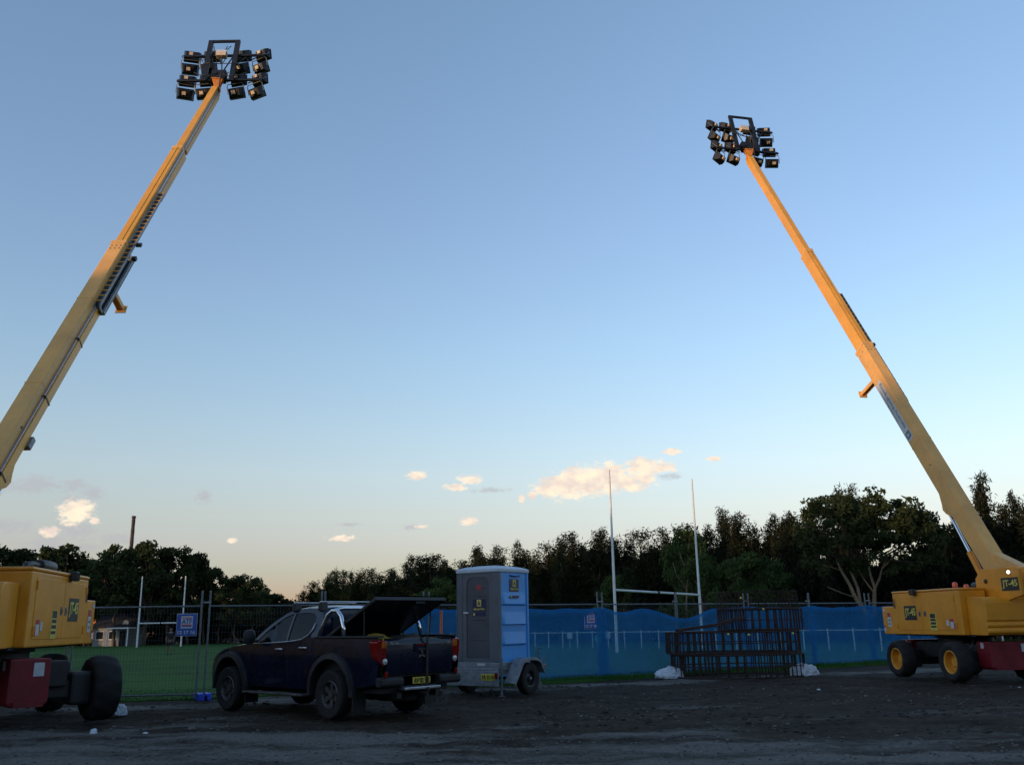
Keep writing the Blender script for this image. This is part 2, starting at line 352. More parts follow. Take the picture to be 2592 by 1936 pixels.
def plane_M(o, xdir, ydir):                # matrix: local x, y on a surface, z = outward
    x = Vector(xdir).normalized(); y = Vector(ydir).normalized(); z = x.cross(y)
    m = Matrix((x, y, z)).transposed().to_4x4(); m.translation = Vector(o); return m
def decal(name, Mx, w, h, m, parent, off=.003, bevel=0):
    return MB().box(-w / 2, w / 2, -h / 2, h / 2, -.002, off, Mx).build(name, m, parent)

# ================================================================== GROUND
def zg(x, y):                               # the playing field falls away very gently to the far left
    return -0.0072 * max(0, y - 21) * min(1, max(.35, 1 - (x + 30) / 40 * .65))
FA, FB = Vector((-6.6, 20.15, 0)), Vector((11.6, 31.3, 0))        # the fence line
FD = (FB - FA).normalized()
def fence_y(x): return FA.y + (x - FA.x) * FD.y / FD.x if x > FA.x else FA.y + (x - FA.x) * .12
def span(vals):
    out = []
    for a, b, st in vals:
        n = max(1, round((b - a) / st)); out += [a + (b - a) * i / n for i in range(n)]
    return out + [vals[-1][1]]
def heightf(x, y):
    if y > 40 or abs(x) > 40 or y < -5: return zg(x, y)
    d = fence_y(x) - y
    n = noise.noise(Vector((x * .35, y * .35, 0))) * .05 + noise.noise(Vector((x * 1.1, y * 1.6, 3))) * .045 + noise.noise(Vector((x * 3.3, y * 4.2, 7))) * .022 + noise.noise(Vector((x * 8, y * 9, 7))) * .013
    k = min(1, max(0, (d - .6) / 2.5)) * min(1, max(0, (y + 5) / 6)) * min(1, (40 - abs(x)) / 15)
    rut = 0
    for c, w in ((10.9, .35), (12.4, .3), (13.4, .3)):
        rut -= .04 * math.exp(-((y - c - .05 * x - .3 * math.sin(x * .4)) / w) ** 2)
    return zg(x, y) + (n + rut - .015) * k
def sheet(name, xs, ys, hf, m, keep=None):
    mb = MB(); nx, ny = len(xs), len(ys)
    mb.v = [Vector((x, y, hf(x, y))) for x in xs for y in ys]
    mb.f = [(i * ny + j, (i + 1) * ny + j, (i + 1) * ny + j + 1, i * ny + j + 1) for i in range(nx - 1) for j in range(ny - 1) if keep is None or keep((xs[i] + xs[i + 1]) / 2, (ys[j] + ys[j + 1]) / 2)]
    return mb.build(name, m, smooth='all')
def groundmat():
    m = bpy.data.materials.new('dirt_and_gravel'); m.use_nodes = True; t = m.node_tree; b = t.nodes['Principled BSDF']
    c = t.nodes.new('ShaderNodeTexCoord')
    def nz(scale, st=(1, 1, 1), det=6, ro=.65, off=(0, 0, 0)):
        mp = t.nodes.new('ShaderNodeMapping'); t.links.new(c.outputs['Object'], mp.inputs[0]); mp.inputs['Scale'].default_value = st; mp.inputs['Location'].default_value = off
        n = t.nodes.new('ShaderNodeTexNoise'); n.inputs['Scale'].default_value = scale; n.inputs['Detail'].default_value = det; n.inputs['Roughness'].default_value = ro
        t.links.new(mp.outputs[0], n.inputs['Vector']); return n.outputs[0]
    def rmp(v, p0, p1, c0, c1):
        r = t.nodes.new('ShaderNodeValToRGB'); t.links.new(v, r.inputs[0]); r.color_ramp.elements[0].position = p0; r.color_ramp.elements[1].position = p1
        r.color_ramp.elements[0].color = (*c0, 1); r.color_ramp.elements[1].color = (*c1, 1); return r.outputs[0]
    def mx(f, a, b2):
        n = t.nodes.new('ShaderNodeMix'); n.data_type = 'RGBA'; t.links.new(f, n.inputs[0]); t.links.new(a, n.inputs[6]); t.links.new(b2, n.inputs[7]); return n.outputs[2]
    def ma(op, a, b2=None):
        n = t.nodes.new('ShaderNodeMath'); n.operation = op
        for i, v in enumerate((a, b2)):
            if v is None: continue
            if isinstance(v, (int, float)): n.inputs[i].default_value = v
            else: t.links.new(v, n.inputs[i])
        return n.outputs[0]
    soil = rmp(nz(7, det=8), .3, .72, (.017, .013, .0095), (.060, .046, .034))
    mud = rmp(nz(1.3, (.5, 1.4, 1)), .4, .62, (.55, .5, .45), (1.25, 1.15, 1.05))
    n = t.nodes.new('ShaderNodeMix'); n.data_type = 'RGBA'; n.blend_type = 'MULTIPLY'; n.inputs[0].default_value = 1; t.links.new(soil, n.inputs[6]); t.links.new(mud, n.inputs[7]); soil = n.outputs[2]
    grav = rmp(nz(26, det=8, ro=.8), .3, .72, (.060, .056, .049), (.235, .226, .205))
    s = t.nodes.new('ShaderNodeSeparateXYZ'); t.links.new(c.outputs['Object'], s.inputs[0])
    # gravel was spread over the near end of the yard; it thins out to bare soil away from there and to the right
    g1 = t.nodes.new('ShaderNodeMapRange'); t.links.new(ma('ADD', s.outputs[1], ma('MULTIPLY', s.outputs[0], .30)), g1.inputs[0]); g1.inputs[1].default_value = 15.4; g1.inputs[2].default_value = 12.0; g1.inputs[3].default_value = 0; g1.inputs[4].default_value = .27; g1.clamp = True
    # and along the foot of the fence on the left
    g2 = t.nodes.new('ShaderNodeMapRange'); t.links.new(ma('ABSOLUTE', ma('SUBTRACT', ma('SUBTRACT', s.outputs[1], ma('MULTIPLY', s.outputs[0], .45)), 22.0)), g2.inputs[0]); g2.inputs[1].default_value = 1.2; g2.inputs[2].default_value = .2; g2.inputs[3].default_value = 0; g2.inputs[4].default_value = .24; g2.clamp = True
    gm = ma('ADD', ma('ADD', g1.outputs[0], g2.outputs[0]), ma('ADD', -.12, ma('MULTIPLY', nz(.55, (.45, 1.5, 1), 7, .62, (3.1, .7, 0)), 1.25)))
    gm = ma('ADD', gm, ma('MULTIPLY', ma('SUBTRACT', nz(9, det=4), .5), .28))
    gf = rmp(gm, .62, .82, (0, 0, 0), (1, 1, 1))
    col = mx(gf, soil, grav)
    sp = rmp(nz(60, det=2, off=(9, 2, 0)), .70, .76, (0, 0, 0), (.6, .6, .6))
    v = t.nodes.new('ShaderNodeRGB'); v.outputs[0].default_value = (.22, .21, .20, 1)
    col = mx(sp, col, v.outputs[0])
    t.links.new(col, b.inputs['Base Color']); b.inputs['Roughness'].default_value = .95; b.inputs['Specular IOR Level'].default_value = .2
    bp = t.nodes.new('ShaderNodeBump'); bp.inputs['Strength'].default_value = .8; bp.inputs['Distance'].default_value = .03
    t.links.new(ma('ADD', nz(30, det=8, ro=.8), ma('MULTIPLY', nz(6), .8)), bp.inputs['Height']); t.links.new(bp.outputs[0], b.inputs['Normal'])
    return m
def grassmat():
    m = mat('field_grass', (.032, .100, .012), .9, var=.3, scale=.25, spec=.1, bump=.6, bscale=14, dirt=((.050, .090, .020), .56, .12))
    return m
xs = span([(-2500, -400, 350), (-400, -60, 40), (-60, -16, 4), (-16, 16, .11), (16, 60, 4), (60, 400, 40), (400, 2500, 350)])
ys = span([(-2500, -400, 350), (-400, -20, 40), (-20, 7, 3), (7, 24, .10), (24, 34, .4), (34, 150, 8), (150, 2500, 350)])
structure(sheet('ground', xs, ys, heightf, groundmat()))
gx = span([(-160, -20, 14), (-20, 24, .5), (24, 160, 17)])
def field_pt(i, j, n=60):
    x = gx[i]; t = j / n
    y0 = fence_y(x) + (.05 if x < -2 else -1.05 if x > .5 else .05 - 1.1 * (x + 2) / 2.5) + .12 * noise.noise(Vector((x * 1.7, 0, 4)))
    y = y0 + (150 - y0) * t ** 2.6
    return Vector((x, y, zg(x, y) + .006 + (.02 if j else -.02)))
fb = MB(); fb.v = [field_pt(i, j) for i in range(len(gx)) for j in range(61)]
fb.f = [(i * 61 + j, (i + 1) * 61 + j, (i + 1) * 61 + j + 1, i * 61 + j + 1) for i in range(len(gx) - 1) for j in range(60)]
structure(fb.build('playing_field', grassmat(), smooth='all'))
# unseen wooded rise added behind the camera to keep low sun off the ground
hb = MB()
def sun_block_hill(u, v):
    x = -700 + 1400 * u; y = -150 - 130 * v
    p = math.sin(math.pi * v) ** .5 if 0 < v < 1 else 0
    return Vector((x, y - .00012 * x * x, -.5 + p * (19.5 + 3.5 * noise.noise(Vector((x * .02, v * 2, 0))) + 1.6 * noise.noise(Vector((x * .09, v * 5, 3))))))
hb.grid(sun_block_hill, 260, 10)
structure(hb.build('sun_block_hill', M['leaf_d'], smooth='all'))

# loose stones and tufts: nobody could count them
rg = random.Random(11)
def stone_shape(seed):
    bm = bmesh.new(); bmesh.ops.create_icosphere(bm, subdivisions=1, radius=1)
    r_ = random.Random(seed)
    vs = [v.co * r_.uniform(.7, 1.15) for v in bm.verts]; fs = [[v.index for v in f.verts] for f in bm.faces]; bm.free(); return vs, fs
SH = [stone_shape(i) for i in range(6)]
sb = MB()
for k in range(5200):
    y = 9.5 + 12 * rg.random() ** 1.6; x = rg.uniform(-.62, .62) * y
    if y > fence_y(x) - .3: continue
    gravelly = noise.noise(Vector((x * .25, y * .8, 0))) + (.5 if y + .3 * x < 13.5 else -.1)
    if rg.random() > .35 + gravelly: continue
    r = rg.choice((.010, .012, .016, .02, .026)) * rg.uniform(.8, 1.3); vs, fs = SH[k % 6]
    a = rg.uniform(0, 6.3); ca, sa = math.cos(a), math.sin(a); z = heightf(x, y)
    sb.add([(x + (v.x * ca - v.y * sa) * r, y + (v.x * sa + v.y * ca) * r, z + v.z * r * .6 + r * .2) for v in vs], fs)
cb = MB()
for k in range(7000):
    y = 11 + 14 * rg.random() ** 1.3; x = rg.uniform(-.6, .62) * y
    if y > fence_y(x) - .5 or noise.noise(Vector((x * .5, y * .9, 9))) + rg.uniform(-.35, .35) < .02 or y + .3 * x < 14.2: continue
    r = rg.choice((.012, .015, .02, .026, .034)) * rg.uniform(.7, 1.3); vs, fs = SH[k % 6]; a = rg.uniform(0, 6.3); ca, sa = math.cos(a), math.sin(a); z = heightf(x, y)
    cb.add([(x + (v.x * ca - v.y * sa) * r * 1.3, y + (v.x * sa + v.y * ca) * r, z + v.z * r * .7 + r * .15) for v in vs], fs)
stuff(cb.build('clods', mat('soil_clod', (.044, .034, .027), .95, var=.35, scale=3, bump=.4, bscale=40)))
stuff(sb.build('gravel', mat('gravel_stone', (.15, .143, .13), .9, var=.45, scale=4)))
def blades(name, pts, hgt, m, seed, w=.010):
    r_ = random.Random(seed); b = MB()
    for x, y, z in pts:
        h = hgt * r_.uniform(.45, 1.2); a = r_.uniform(0, 6.3); l = r_.uniform(.1, .5) * h; d = r_.uniform(0, 6.3)
        dx, dy = math.cos(a) * w, math.sin(a) * w; lx, ly = math.cos(d) * l, math.sin(d) * l
        b.add([(x - dx, y - dy, z - .01), (x + dx, y + dy, z - .01), (x + lx * .4 + dx * .6, y + ly * .4 + dy * .6, z + h * .65), (x + lx * .4 - dx * .6, y + ly * .4 - dy * .6, z + h * .65), (x + lx, y + ly, z + h)], [(0, 1, 2, 3), (3, 2, 4)])
    return stuff(b.build(name, m))
pts = []
for k in range(15000):
    x = rg.uniform(-1, 19); d = rg.betavariate(1.3, 1.5) * 1.5 - .25
    y = fence_y(x) - d + .15 * noise.noise(Vector((x * 2, 5, 1)))
    if rg.random() < .25 + .9 * (noise.noise(Vector((x * .9, y * .9, 2))) + .45): pts.append((x, y, zg(x, y)))
blades('grass', pts, .13, M['blade'], 5)
pts = []
for k in range(16000):
    x = rg.uniform(-14, 3); y = fence_y(x) + .05 + 3.5 * rg.random() ** 1.5
    pts.append((x, y, zg(x, y)))
blades('lawn_edge', pts, .06, M['blade'], 6, .008)

# ================================================================== BOOM LIFTS
def wheel_meshes():
    b = MB(); r = .52
    prof = [(.30, -.17), (.36, -.205), (.44, -.215), (.485, -.195), (.505, -.15), (.52, -.07), (.52, .07), (.505, .15), (.485, .195), (.44, .215), (.36, .205), (.30, .17)]
    n = 48; k = len(prof); RX = Matrix.Rotation(R(90), 4, 'Y'); vs = []
    for i in range(n):
        a = 2 * math.pi * i / n
        for j, (rr, h) in enumerate(prof):
            lug = (i // 2 + (1 if j > 5 else 0)) % 2
            if 3 <= j <= 8: rr -= .022 * lug
            vs.append(RX @ Vector((rr * math.cos(a), rr * math.sin(a), h)))
    b.add(vs, [(i * k + j, ((i + 1) % n) * k + j, ((i + 1) % n) * k + j + 1, i * k + j + 1) for i in range(n) for j in range(k - 1)])
    b.lathe([(.31, -.172), (.15, -.175), (.14, -.12), (0, -.12)], RX, 24)
    tyre = b.mesh('tyre', M['rubber'], 40)
    rm = MB(); rm.lathe([(.305, -.16), (.305, .17), (.285, .18), (.26, .16), (.255, -.02), (.21, -.05), (.15, -.03), (.13, .02), (.11, .06), (.0, .07)], RX, 32)
    for i in range(8):
        a = 2 * math.pi * i / 8; c = RX @ Vector((.18 * math.cos(a), .18 * math.sin(a), -.03)); d = RX @ Vector((.18 * math.cos(a), .18 * math.sin(a), .01)); rm.tube([c, d], .016, 6)
    rim = rm.mesh('rim', M['rim_y'], 40); return tyre, rim
TYRE, RIM = wheel_meshes()
def lamp_small(parent, p, yaw, lit=False):
    Mx = Matrix.Translation(Vector(p)) @ Matrix.Rotation(R(yaw), 4, 'Z')
    o = MB().box(-.11, .11, -.05, .05, -.08, .08, Mx).box(-.02, .02, .05, .10, -.10, -.03, Mx).build('work_lamp', M['black'], parent, bevel=.015)
    MB().box(-.095, .095, -.058, -.05, -.065, .065, Mx).build('lens', M['hglass'], o); return o
def boom_lift(O, azt, azc, B3, tip, L1, L2, label, mirror_decal, sc=1.0, coff=(0, 0, 0), bx=.56, group='boom lifts carrying floodlights'):
    root = empty('boom_lift', O, azt, label, 'boom lift', group, sc); inv = MATW[root.name].inverted()
    Y = M['yellow']
    # ---- chassis
    Mc = Matrix.Translation(Vector(coff)) @ Matrix.Rotation(-R(azc - azt), 4, 'Z')
    ch = MB().box(-.45, .45, -1.55, 1.55, .58, .98, Mc).box(-.36, .36, -.6, .6, .40, .58, Mc).build('chassis', M['black'], root, bevel=.02)
    for s in (-1, 1):
        eb = MB().prism([(-.56, .40), (-.50, .34), (bx - .06, .34), (bx, .40), (bx, 1.04), (-.56, 1.04)], 1, s * 1.56, s * 2.12).xf(Mc).build('chassis_box', M['red'], root, bevel=.02)
        MB().box(-.48, bx - .08, *sorted((s * 2.12, s * 2.20)), .34, .42, Mc).build('step', M['red'], eb)
        decal('sticker', Mc @ plane_M((bx - .17, s * 2.124, .88), (-s, 0, 0), (0, 0, 1)), .15, .20, M['ink_w'], eb)
        decal('sticker', Mc @ plane_M((bx + .003, s * 1.84, .92), (0, 1, 0), (0, 0, 1)), .14, .18, M['ink_w'], eb)
        decal('sticker', Mc @ plane_M((-.563, s * 1.80, .94), (0, -1, 0), (0, 0, 1)), .12, .14, M['ink_w'], eb)
        ax = MB().box(-.86, .86, s * 1.33 - .11, s * 1.33 + .11, .40, .66, Mc).build('axle', M['black'], root, bevel=.02)
        MB().tube([Mc @ Vector((-.80, s * 1.33 - s * .22, .56)), Mc @ Vector((.80, s * 1.33 - s * .22, .56))], .035, 8).build('steering_rod', M['black'], ax)
        for q in (-1, 1):
            t = link('tyre', TYRE, root); t.location = Mc @ Vector((q * 1.04, s * 1.33, .52)); rz = -R(azc - azt) + (0 if q > 0 else math.pi); t.rotation_euler = (0, 0, rz)
            link('rim', RIM, t)
            MB().box(*sorted((q * .52, q * .86)), s * 1.33 - .20, s * 1.33 + .20, .28, .80, Mc).build('wheel_drive', M['black'], ax, bevel=.05)
    MB().tube([Mc @ Vector((-.5, -1.2, .98)), Mc @ Vector((-.62, -1.6, 1.12)), Mc @ Vector((-.8, -1.72, .9)), Mc @ Vector((-.9, -1.5, .7))], .022, 8).build('hose', M['black'], root, smooth='all')
    # ---- turntable and turret
    MB().lathe([(0, .98), (.72, .98), (.72, 1.10), (.80, 1.11), (.80, 1.17), (0, 1.17)], Matrix(), 36).build('turntable', M['black'], root, smooth=30)
    MB().box(-1.05, 1.05, -2.0, 1.75, 1.17, 1.215).build('turret_plate', M['black'], root)
    for s in (-1, 1):
        a, b = sorted((s * .44, s * 1.2))
        h = MB().box(a, b, -1.75, 1.5, 1.20, 2.36).build('engine_hood', Y, root, bevel=.025)
        a2, b2 = sorted((s * .42, s * 1.215))
        MB().box(a2, b2, -1.765, 1.52, 2.362, 2.425).build('hood_lid', Y, h, bevel=.03)
        a, b = sorted((s * .52, s * 1.19))
        ex = MB().box(a, b, 1.502, 2.16, 1.20, 2.0).build('tool_bay', Y, root, bevel=.02)
        X = s * 1.2
        xd = (0, s, 0)
        def SM(y, z): return plane_M((X + s * .004, y, z), (0, s, 0), (0, 0, 1))
        for y0, y1 in ((-1.5, .02), (.04, 1.36)):
            d = MB().box(*sorted((X - s * .01, X + s * .010)), y0, y1, 1.32, 2.27).build('door', Y, root, bevel=.006)
            yl = y1 - .12 if y0 < 0 else y0 + .12
            lt = MB().box(*sorted((X + s * .008, X + s * .022)), yl - .05, yl + .05, 1.70, 1.84).build('latch', M['steel'], d, bevel=.01)
            MB().box(*sorted((X + s * .020, X + s * .028)), yl - .025, yl + .025, 1.73, 1.79).build('handle', M['black'], d)
            yh = y0 + .02 if y0 < 0 else y1 - .02
            for zz in (1.45, 2.15): MB().box(*sorted((X + s * .008, X + s * .03)), yh - .02, yh + .02, zz - .07, zz + .07).build('hinge', Y, d)
        def SD(y, z, w, hh, m, off=.014): return MB().box(-w / 2, w / 2, -hh / 2, hh / 2, 0, .003, plane_M((X + s * off, y, z), (0, s, 0), (0, 0, 1))).build('sticker', m, root)
        pl = MB().box(-.30, .30, -.20, .20, 0, .003, plane_M((X + s * .012, .62, 1.80), xd, (0, 0, 1))).build('nameplate', M['ink'], root)
        lettering('JT-45', .27, plane_M((X + s * .0155, .62, 1.80), xd, (0, 0, 1)), M['ink_y'], pl, .53, True)
        for y, z, w, hh, m in ((-1.30, 1.50, .16, .24, 'ink_w'), (-1.30, 1.585, .16, .07, 'ink_r'), (-1.10, 1.52, .10, .14, 'ink_w'), (-1.42, 1.44, .09, .14, 'ink_r')):
            SD(y, z, w, hh, M[m], .016 if m == 'ink_r' else .013)
        sg = SD(-.45, 1.55, .30, .46, M['ink_y'], .012)
        for zz, hh in ((1.71, .12), (1.60, .06), (1.51, .06), (1.42, .05)): MB().box(-.12, .12, -hh / 2, hh / 2, 0, .002, plane_M((X + s * .0165, -.45, zz), xd, (0, 0, 1))).build('print', M['ink'], sg)
        Xe = s * 1.19
        for y, z, w, hh, m in ((1.80, 1.62, .18, .42, 'ink_w'), (1.80, 1.76, .17, .12, 'ink_r'), (1.80, 1.60, .12, .04, 'ink_gr'), (1.80, 1.50, .10, .04, 'ink_gr'), (2.05, 1.90, .12, .07, 'ink_w'), (2.08, 1.36, .10, .16, 'ink_w'), (2.08, 1.42, .10, .05, 'ink_r')):
            MB().box(-w / 2, w / 2, -hh / 2, hh / 2, 0, .003, plane_M((Xe + s * (.004 if m == 'ink_w' else .008), y, z), xd, (0, 0, 1))).build('sticker', M[m], ex)
        for i in range(9):                       # louvres in the front of the hood side
            MB().box(*sorted((X - s * .005, X + s * .016)), 1.385, 1.475, 1.95 + i * .03, 1.968 + i * .03).build('louvre', M['black'], h)
        lamp_small(root, (s * 1.27, .30, 2.37), 90 * s)
        MB().tube([(s * .7, 1.9, 1.99), (s * .7, 1.93, 2.14)], .02, 6).build('lifting_lug', M['orangep'], ex)
    # exhaust, beacon on the right-hand hood
    ms = MB(); ms.tube([(.82, -.95, 2.42), (.82, -.9, 2.50), (.82, -.6, 2.53), (.82, .1, 2.53)], .05, 10); ms.lathe([(0, 0), (.12, 0), (.135, .04), (.135, .70), (.12, .74), (0, .74)], Matrix.Translation((.82, -.25, 2.53)) @ Matrix.Rotation(R(-90), 4, 'X') @ Matrix.Diagonal((.8, .8, 1, 1)), 18)
    ms.box(.80, .84, -.2, -.16, 2.42, 2.5).box(.80, .84, .2, .24, 2.42, 2.5)
    ms.build('muffler', M['black'], root, smooth=40)
    bc = MB().lathe([(0, 2.42), (.08, 2.42), (.08, 2.46), (0, 2.46)], Matrix.Translation((.75, .75, 0)), 14).build('beacon', M['black'], root)
    MB().lathe([(.07, 2.46), (.068, 2.56), (.05, 2.59), (0, 2.595)], Matrix.Translation((.75, .75, 0)), 14).build('beacon_lens', M['beacon'], bc, smooth=50)
    bc = MB().lathe([(0, 2.42), (.08, 2.42), (.08, 2.46), (0, 2.46)], Matrix.Translation((-.75, -.95, 0)), 14).build('beacon', M['black'], root)
    MB().lathe([(.07, 2.46), (.068, 2.56), (.05, 2.59), (0, 2.595)], Matrix.Translation((-.75, -.95, 0)), 14).build('beacon_lens', M['beacon'], bc, smooth=50)
    # ---- counterweight at the tail
    pr = [(-1.768, 1.2), (-2.46, 1.2), (-2.53, 1.27), (-2.53, 1.34), (-2.49, 1.36), (-2.49, 1.40), (-2.53, 1.42), (-2.53, 1.49), (-2.49, 1.51), (-2.49, 1.55), (-2.53, 1.57), (-2.53, 2.0), (-2.50, 2.09), (-2.42, 2.15), (-2.30, 2.17), (-1.768, 2.17)]
    MB().prism(pr, 0, -1.04, 1.04).build('counterweight', Y, root, bevel=.035)
    # ---- boom tower
    for s in (-1, 1):
        a, b = sorted((s * .26, s * .345))
        tw = MB().prism([(-3.05, 2.18), (-3.05, 2.84), (-2.95, 2.90), (-1.55, 2.90), (-1.28, 2.66), (-1.28, 1.9), (-1.80, 1.9)], 0, a, b).build('boom_tower', Y, root, bevel=.015)
        p2 = MB().box(-.33, .33, -.165, .165, 0, .004, plane_M((s * .347, -2.66, 2.47), (0, s, 0), (0, 0, 1))).build('nameplate', M['ink'], tw)
        lettering('JT-45', .22, plane_M((s * .352, -2.66, 2.47), (0, s, 0), (0, 0, 1)), M['ink_y'], p2, .58, True)
        MB().lathe([(0, 0), (.06, 0), (.06, .03), (0, .04)], Matrix.Translation((s * .345, -1.72, 2.58)) @ Matrix.Rotation(R(90) * s, 4, 'Y'), 14).build('pivot_pin', M['black'], tw)
        MB().lathe([(0, 0), (.04, 0), (.05, .05), (.0, .05)], Matrix.Translation((s * .345, -2.70, 2.77)) @ Matrix.Rotation(R(90) * s, 4, 'Y') @ Matrix.Rotation(R(-25) * s, 4, 'X'), 14).build('round_lamp', M['black'], tw)
        MB().lathe([(.045, .052), (.04, .062), (0, .066)], Matrix.Translation((s * .345, -2.70, 2.77)) @ Matrix.Rotation(R(90) * s, 4, 'Y') @ Matrix.Rotation(R(-25) * s, 4, 'X'), 14).build('lamp_face', M['lamp_on'] if mirror_decal else M['clearlens'], tw)
    # ---- boom, in its own frame: x right, y along, z up-normal
    d = (Vector(tip) - Vector(B3)); L3 = d.length - .28; ay = d.normalized(); rx = ay.cross(Vector((0, 0, 1))).normalized(); uz = rx.cross(ay)
    Bm = Matrix((rx, ay, uz)).transposed().to_4x4(); Bm.translation = Vector(B3); T = inv @ Bm
    w, h = .16, .235
    base = MB().box(-w, w, -1.0, L1, -h, h).xf(T).build('boom_base_section', M['cream'], root, bevel=.018)
    MB().box(-w - .012, w + .012, L1 - .10, L1 + .02, -h - .015, h + .012).xf(T).build('collar', M['cream'], base, bevel=.008)
    q = inv @ Vector(B3)
    bk = [T @ Vector((0, y, z)) for y, z in ((-.9, -h * .9), (.1, -h * .98), (.1, h * .98), (-.35, h * .98))]
    poly = [(v.y, v.z) for v in bk] + [(-2.05, 3.05), (-2.3, 2.95), (-2.6, 2.88), (-2.6, 2.3), (-1.9, 2.15)]
    MB().prism(poly, 0, q.x - .15, q.x + .15).build('boom_root', M['cream'], root, bevel=.015)
    w2, h2 = .13, .195
    mid = MB().box(-w2, w2, L1 - .3, L2, -h2, h2).xf(T).build('boom_middle_section', M['orange'], root, bevel=.014)
    MB().box(-w2 - .01, w2 + .01, L2 - .09, L2 + .02, -h2 - .012, h2 + .01).xf(T).build('collar', M['cream'], mid, bevel=.008)
    MB().box(-.022, .022, L1, L2, h2, h2 + .012).xf(T).build('rib', M['orange'], mid)
    w3, h3 = .098, .155
    top = MB().box(-w3, w3, L2 - .3, L3, -h3, h3).xf(T).build('boom_tip_section', M['orange'], root, bevel=.012)
    for yy in (1.0, 3.4, 6.2): MB().box(-w - .004, w + .004, yy, yy + .022, -h - .004, h + .004).xf(T).build('weld_seam', M['cream'], base)
    bolt = MB().tube([(0, 0, 0), (0, 0, .012)], .014, 6).mesh('bolt', M['black'])
    for xx in (-.10, 0, .10):
        for yy in (L1 - .22, L1 - .34): o = link('bolt', bolt, base); o.matrix_local = T @ Matrix.Translation((xx, yy, h))
        o = link('bolt', bolt, mid); o.matrix_local = T @ Matrix.Translation((xx * .8, L2 - .2, h2))
    for zz in (-.12, .06):
        for sg_ in (-1, 1): o = link('bolt', bolt, base); o.matrix_local = T @ Matrix.Translation((sg_ * w, L1 - .25, zz)) @ Matrix.Rotation(R(90) * sg_, 4, 'Y')
    MB().box(-w - .008, -w, L1 - .75, L1 - .45, -.14, .10).xf(T).build('side_plate', M['cream'], base, bevel=.004)
    # cable ducts down the right-hand side
    dt = MB().box(w + .002, w + .07, -.6, L1 - 2.4, -.16, .015).xf(T).build('cable_duct', M['orange'], base, bevel=.01)
    MB().box(w + .002, w + .045, -.6, L1 - 2.4, .02, .055).xf(T).build('cable_tray', M['cover'], base)
    for yy in (1.2, 3.2, 5.0):
        if yy < L1 - 2.6: MB().box(w, w + .078, yy, yy + .035, -.17, .062).xf(T).build('strap', M['black'], base)
    MB().box(w - .01, w + .12, 2.1, 2.35, -.27, -.16).xf(T).build('cable_clamp', M['greygalv'], base, bevel=.01)
    MB().box(w2 + .002, w2 + .05, L1 + 2.6, L2 - .1, -.15, .05).xf(T).build('cable_duct', M['cream'], mid, bevel=.008)
    MB().box(w2 + .002, w2 + .03, L1 + .1, L2 - .1, .052, .12).xf(T).build('cable_tray', M['cover'], mid)
    MB().box(w3 + .002, w3 + .05, L2 + .15, L3 - .3, -.14, .0).xf(T).build('cable_duct', M['cream'], top, bevel=.008)
    MB().box(w3 + .002, w3 + .025, L2 + .1, L3 - .2, .002, .07).xf(T).build('cable_tray', M['cover'], top)
    # cable chain: a loop of links that rolls out along the side
    c0, c1, c2 = L1 - 2.35, L1 + 2.6, L1 - .35
    X0, X1 = w + .01, w + .13
    ch = MB()
    def run(y0, y1, z): return [(y0 + (y1 - y0) * i / 14, z) for i in range(15)]
    path = run(c1, c0, .075) + [(c0 + .09 * math.cos(R(90 + a)), -.015 + .09 * math.sin(R(90 + a))) for a in range(0, 181, 20)][1:-1] + run(c0, c2, -.105)
    for xx in (X0, X1):
        for (ya, za), (yb, zb) in zip(path[:-1], path[1:]):
            dv = Vector((0, yb - ya, zb - za)); nn = Vector((0, -dv.z, dv.y)).normalized() * .028
            A, B_ = Vector((xx, ya, za)), Vector((xx, yb, zb)); e = Vector((.012, 0, 0))
            ch.add([A - nn - e, A + nn - e, B_ + nn - e, B_ - nn - e, A - nn + e, A + nn + e, B_ + nn + e, B_ - nn + e], [(0, 1, 2, 3), (7, 6, 5, 4), (0, 3, 7, 4), (1, 5, 6, 2), (0, 4, 5, 1), (3, 2, 6, 7)])
    co = ch.xf(T).build('cable_chain', M['greygalv'], root)
    nr = 26; rung = MB().box(X0 - .02, X1 + .012, -.016, .016, .098, .112).mesh('rung', M['orange'])
    for i in range(nr):
        o = link('rung', rung, co); o.matrix_local = T @ Matrix.Translation((0, c0 + .1 + (c1 - c0 - .15) * i / (nr - 1), 0))
    MB().tube([(X0 + .05, c1, .075), (X0 + .05, c0 + .02, .075), (X0 + .05, c0 - .06, 0), (X0 + .05, c0 + .02, -.1), (X0 + .05, c2, -.105)], .035, 6).xf(T).build('hose', M['black'], co)
    tr = MB().box(X0 - .02, X1 + .03, c0 - .05, c2 + .1, -.175, -.145).box(X1 + .015, X1 + .03, c0 - .05, c2 + .1, -.175, -.09).xf(T).build('chain_trough', M['greygalv'], root)
    MB().box(X1, X1 + .10, c2 + .02, c2 + .12, -.12, -.04).xf(T).build('end_stop', M['black'], tr)
    MB().box(X1, X1 + .12, c2 + .45, c2 + .55, .0, .06).xf(T).build('end_stop', M['black'], tr)
    # boom rest leg
    y1 = L1 - 1.15
    lg = MB().box(-.07, .07, -.014, .014, -.80, 0).box(-.075, -.055, -.055, .055, -.80, 0).box(.055, .075, -.055, .055, -.80, 0)
    lg.box(-.12, .12, -.10, .10, -.83, -.80)
    lg.xf(T @ Matrix.Translation((0, y1, -h - .0)) @ Matrix.Rotation(R(16), 4, 'X')).build('rest_leg', M['cream'], root, bevel=.006)
    # lift cylinder under the boom
    E_ = T @ Vector((0, 1.55, -h - .19)); P_ = T @ Vector((0, -1.45, -h - .40)); k = P_.lerp(E_, .56)
    MB().tube([P_, k], .085, 18).build('lift_cylinder', Y, root, smooth=40)
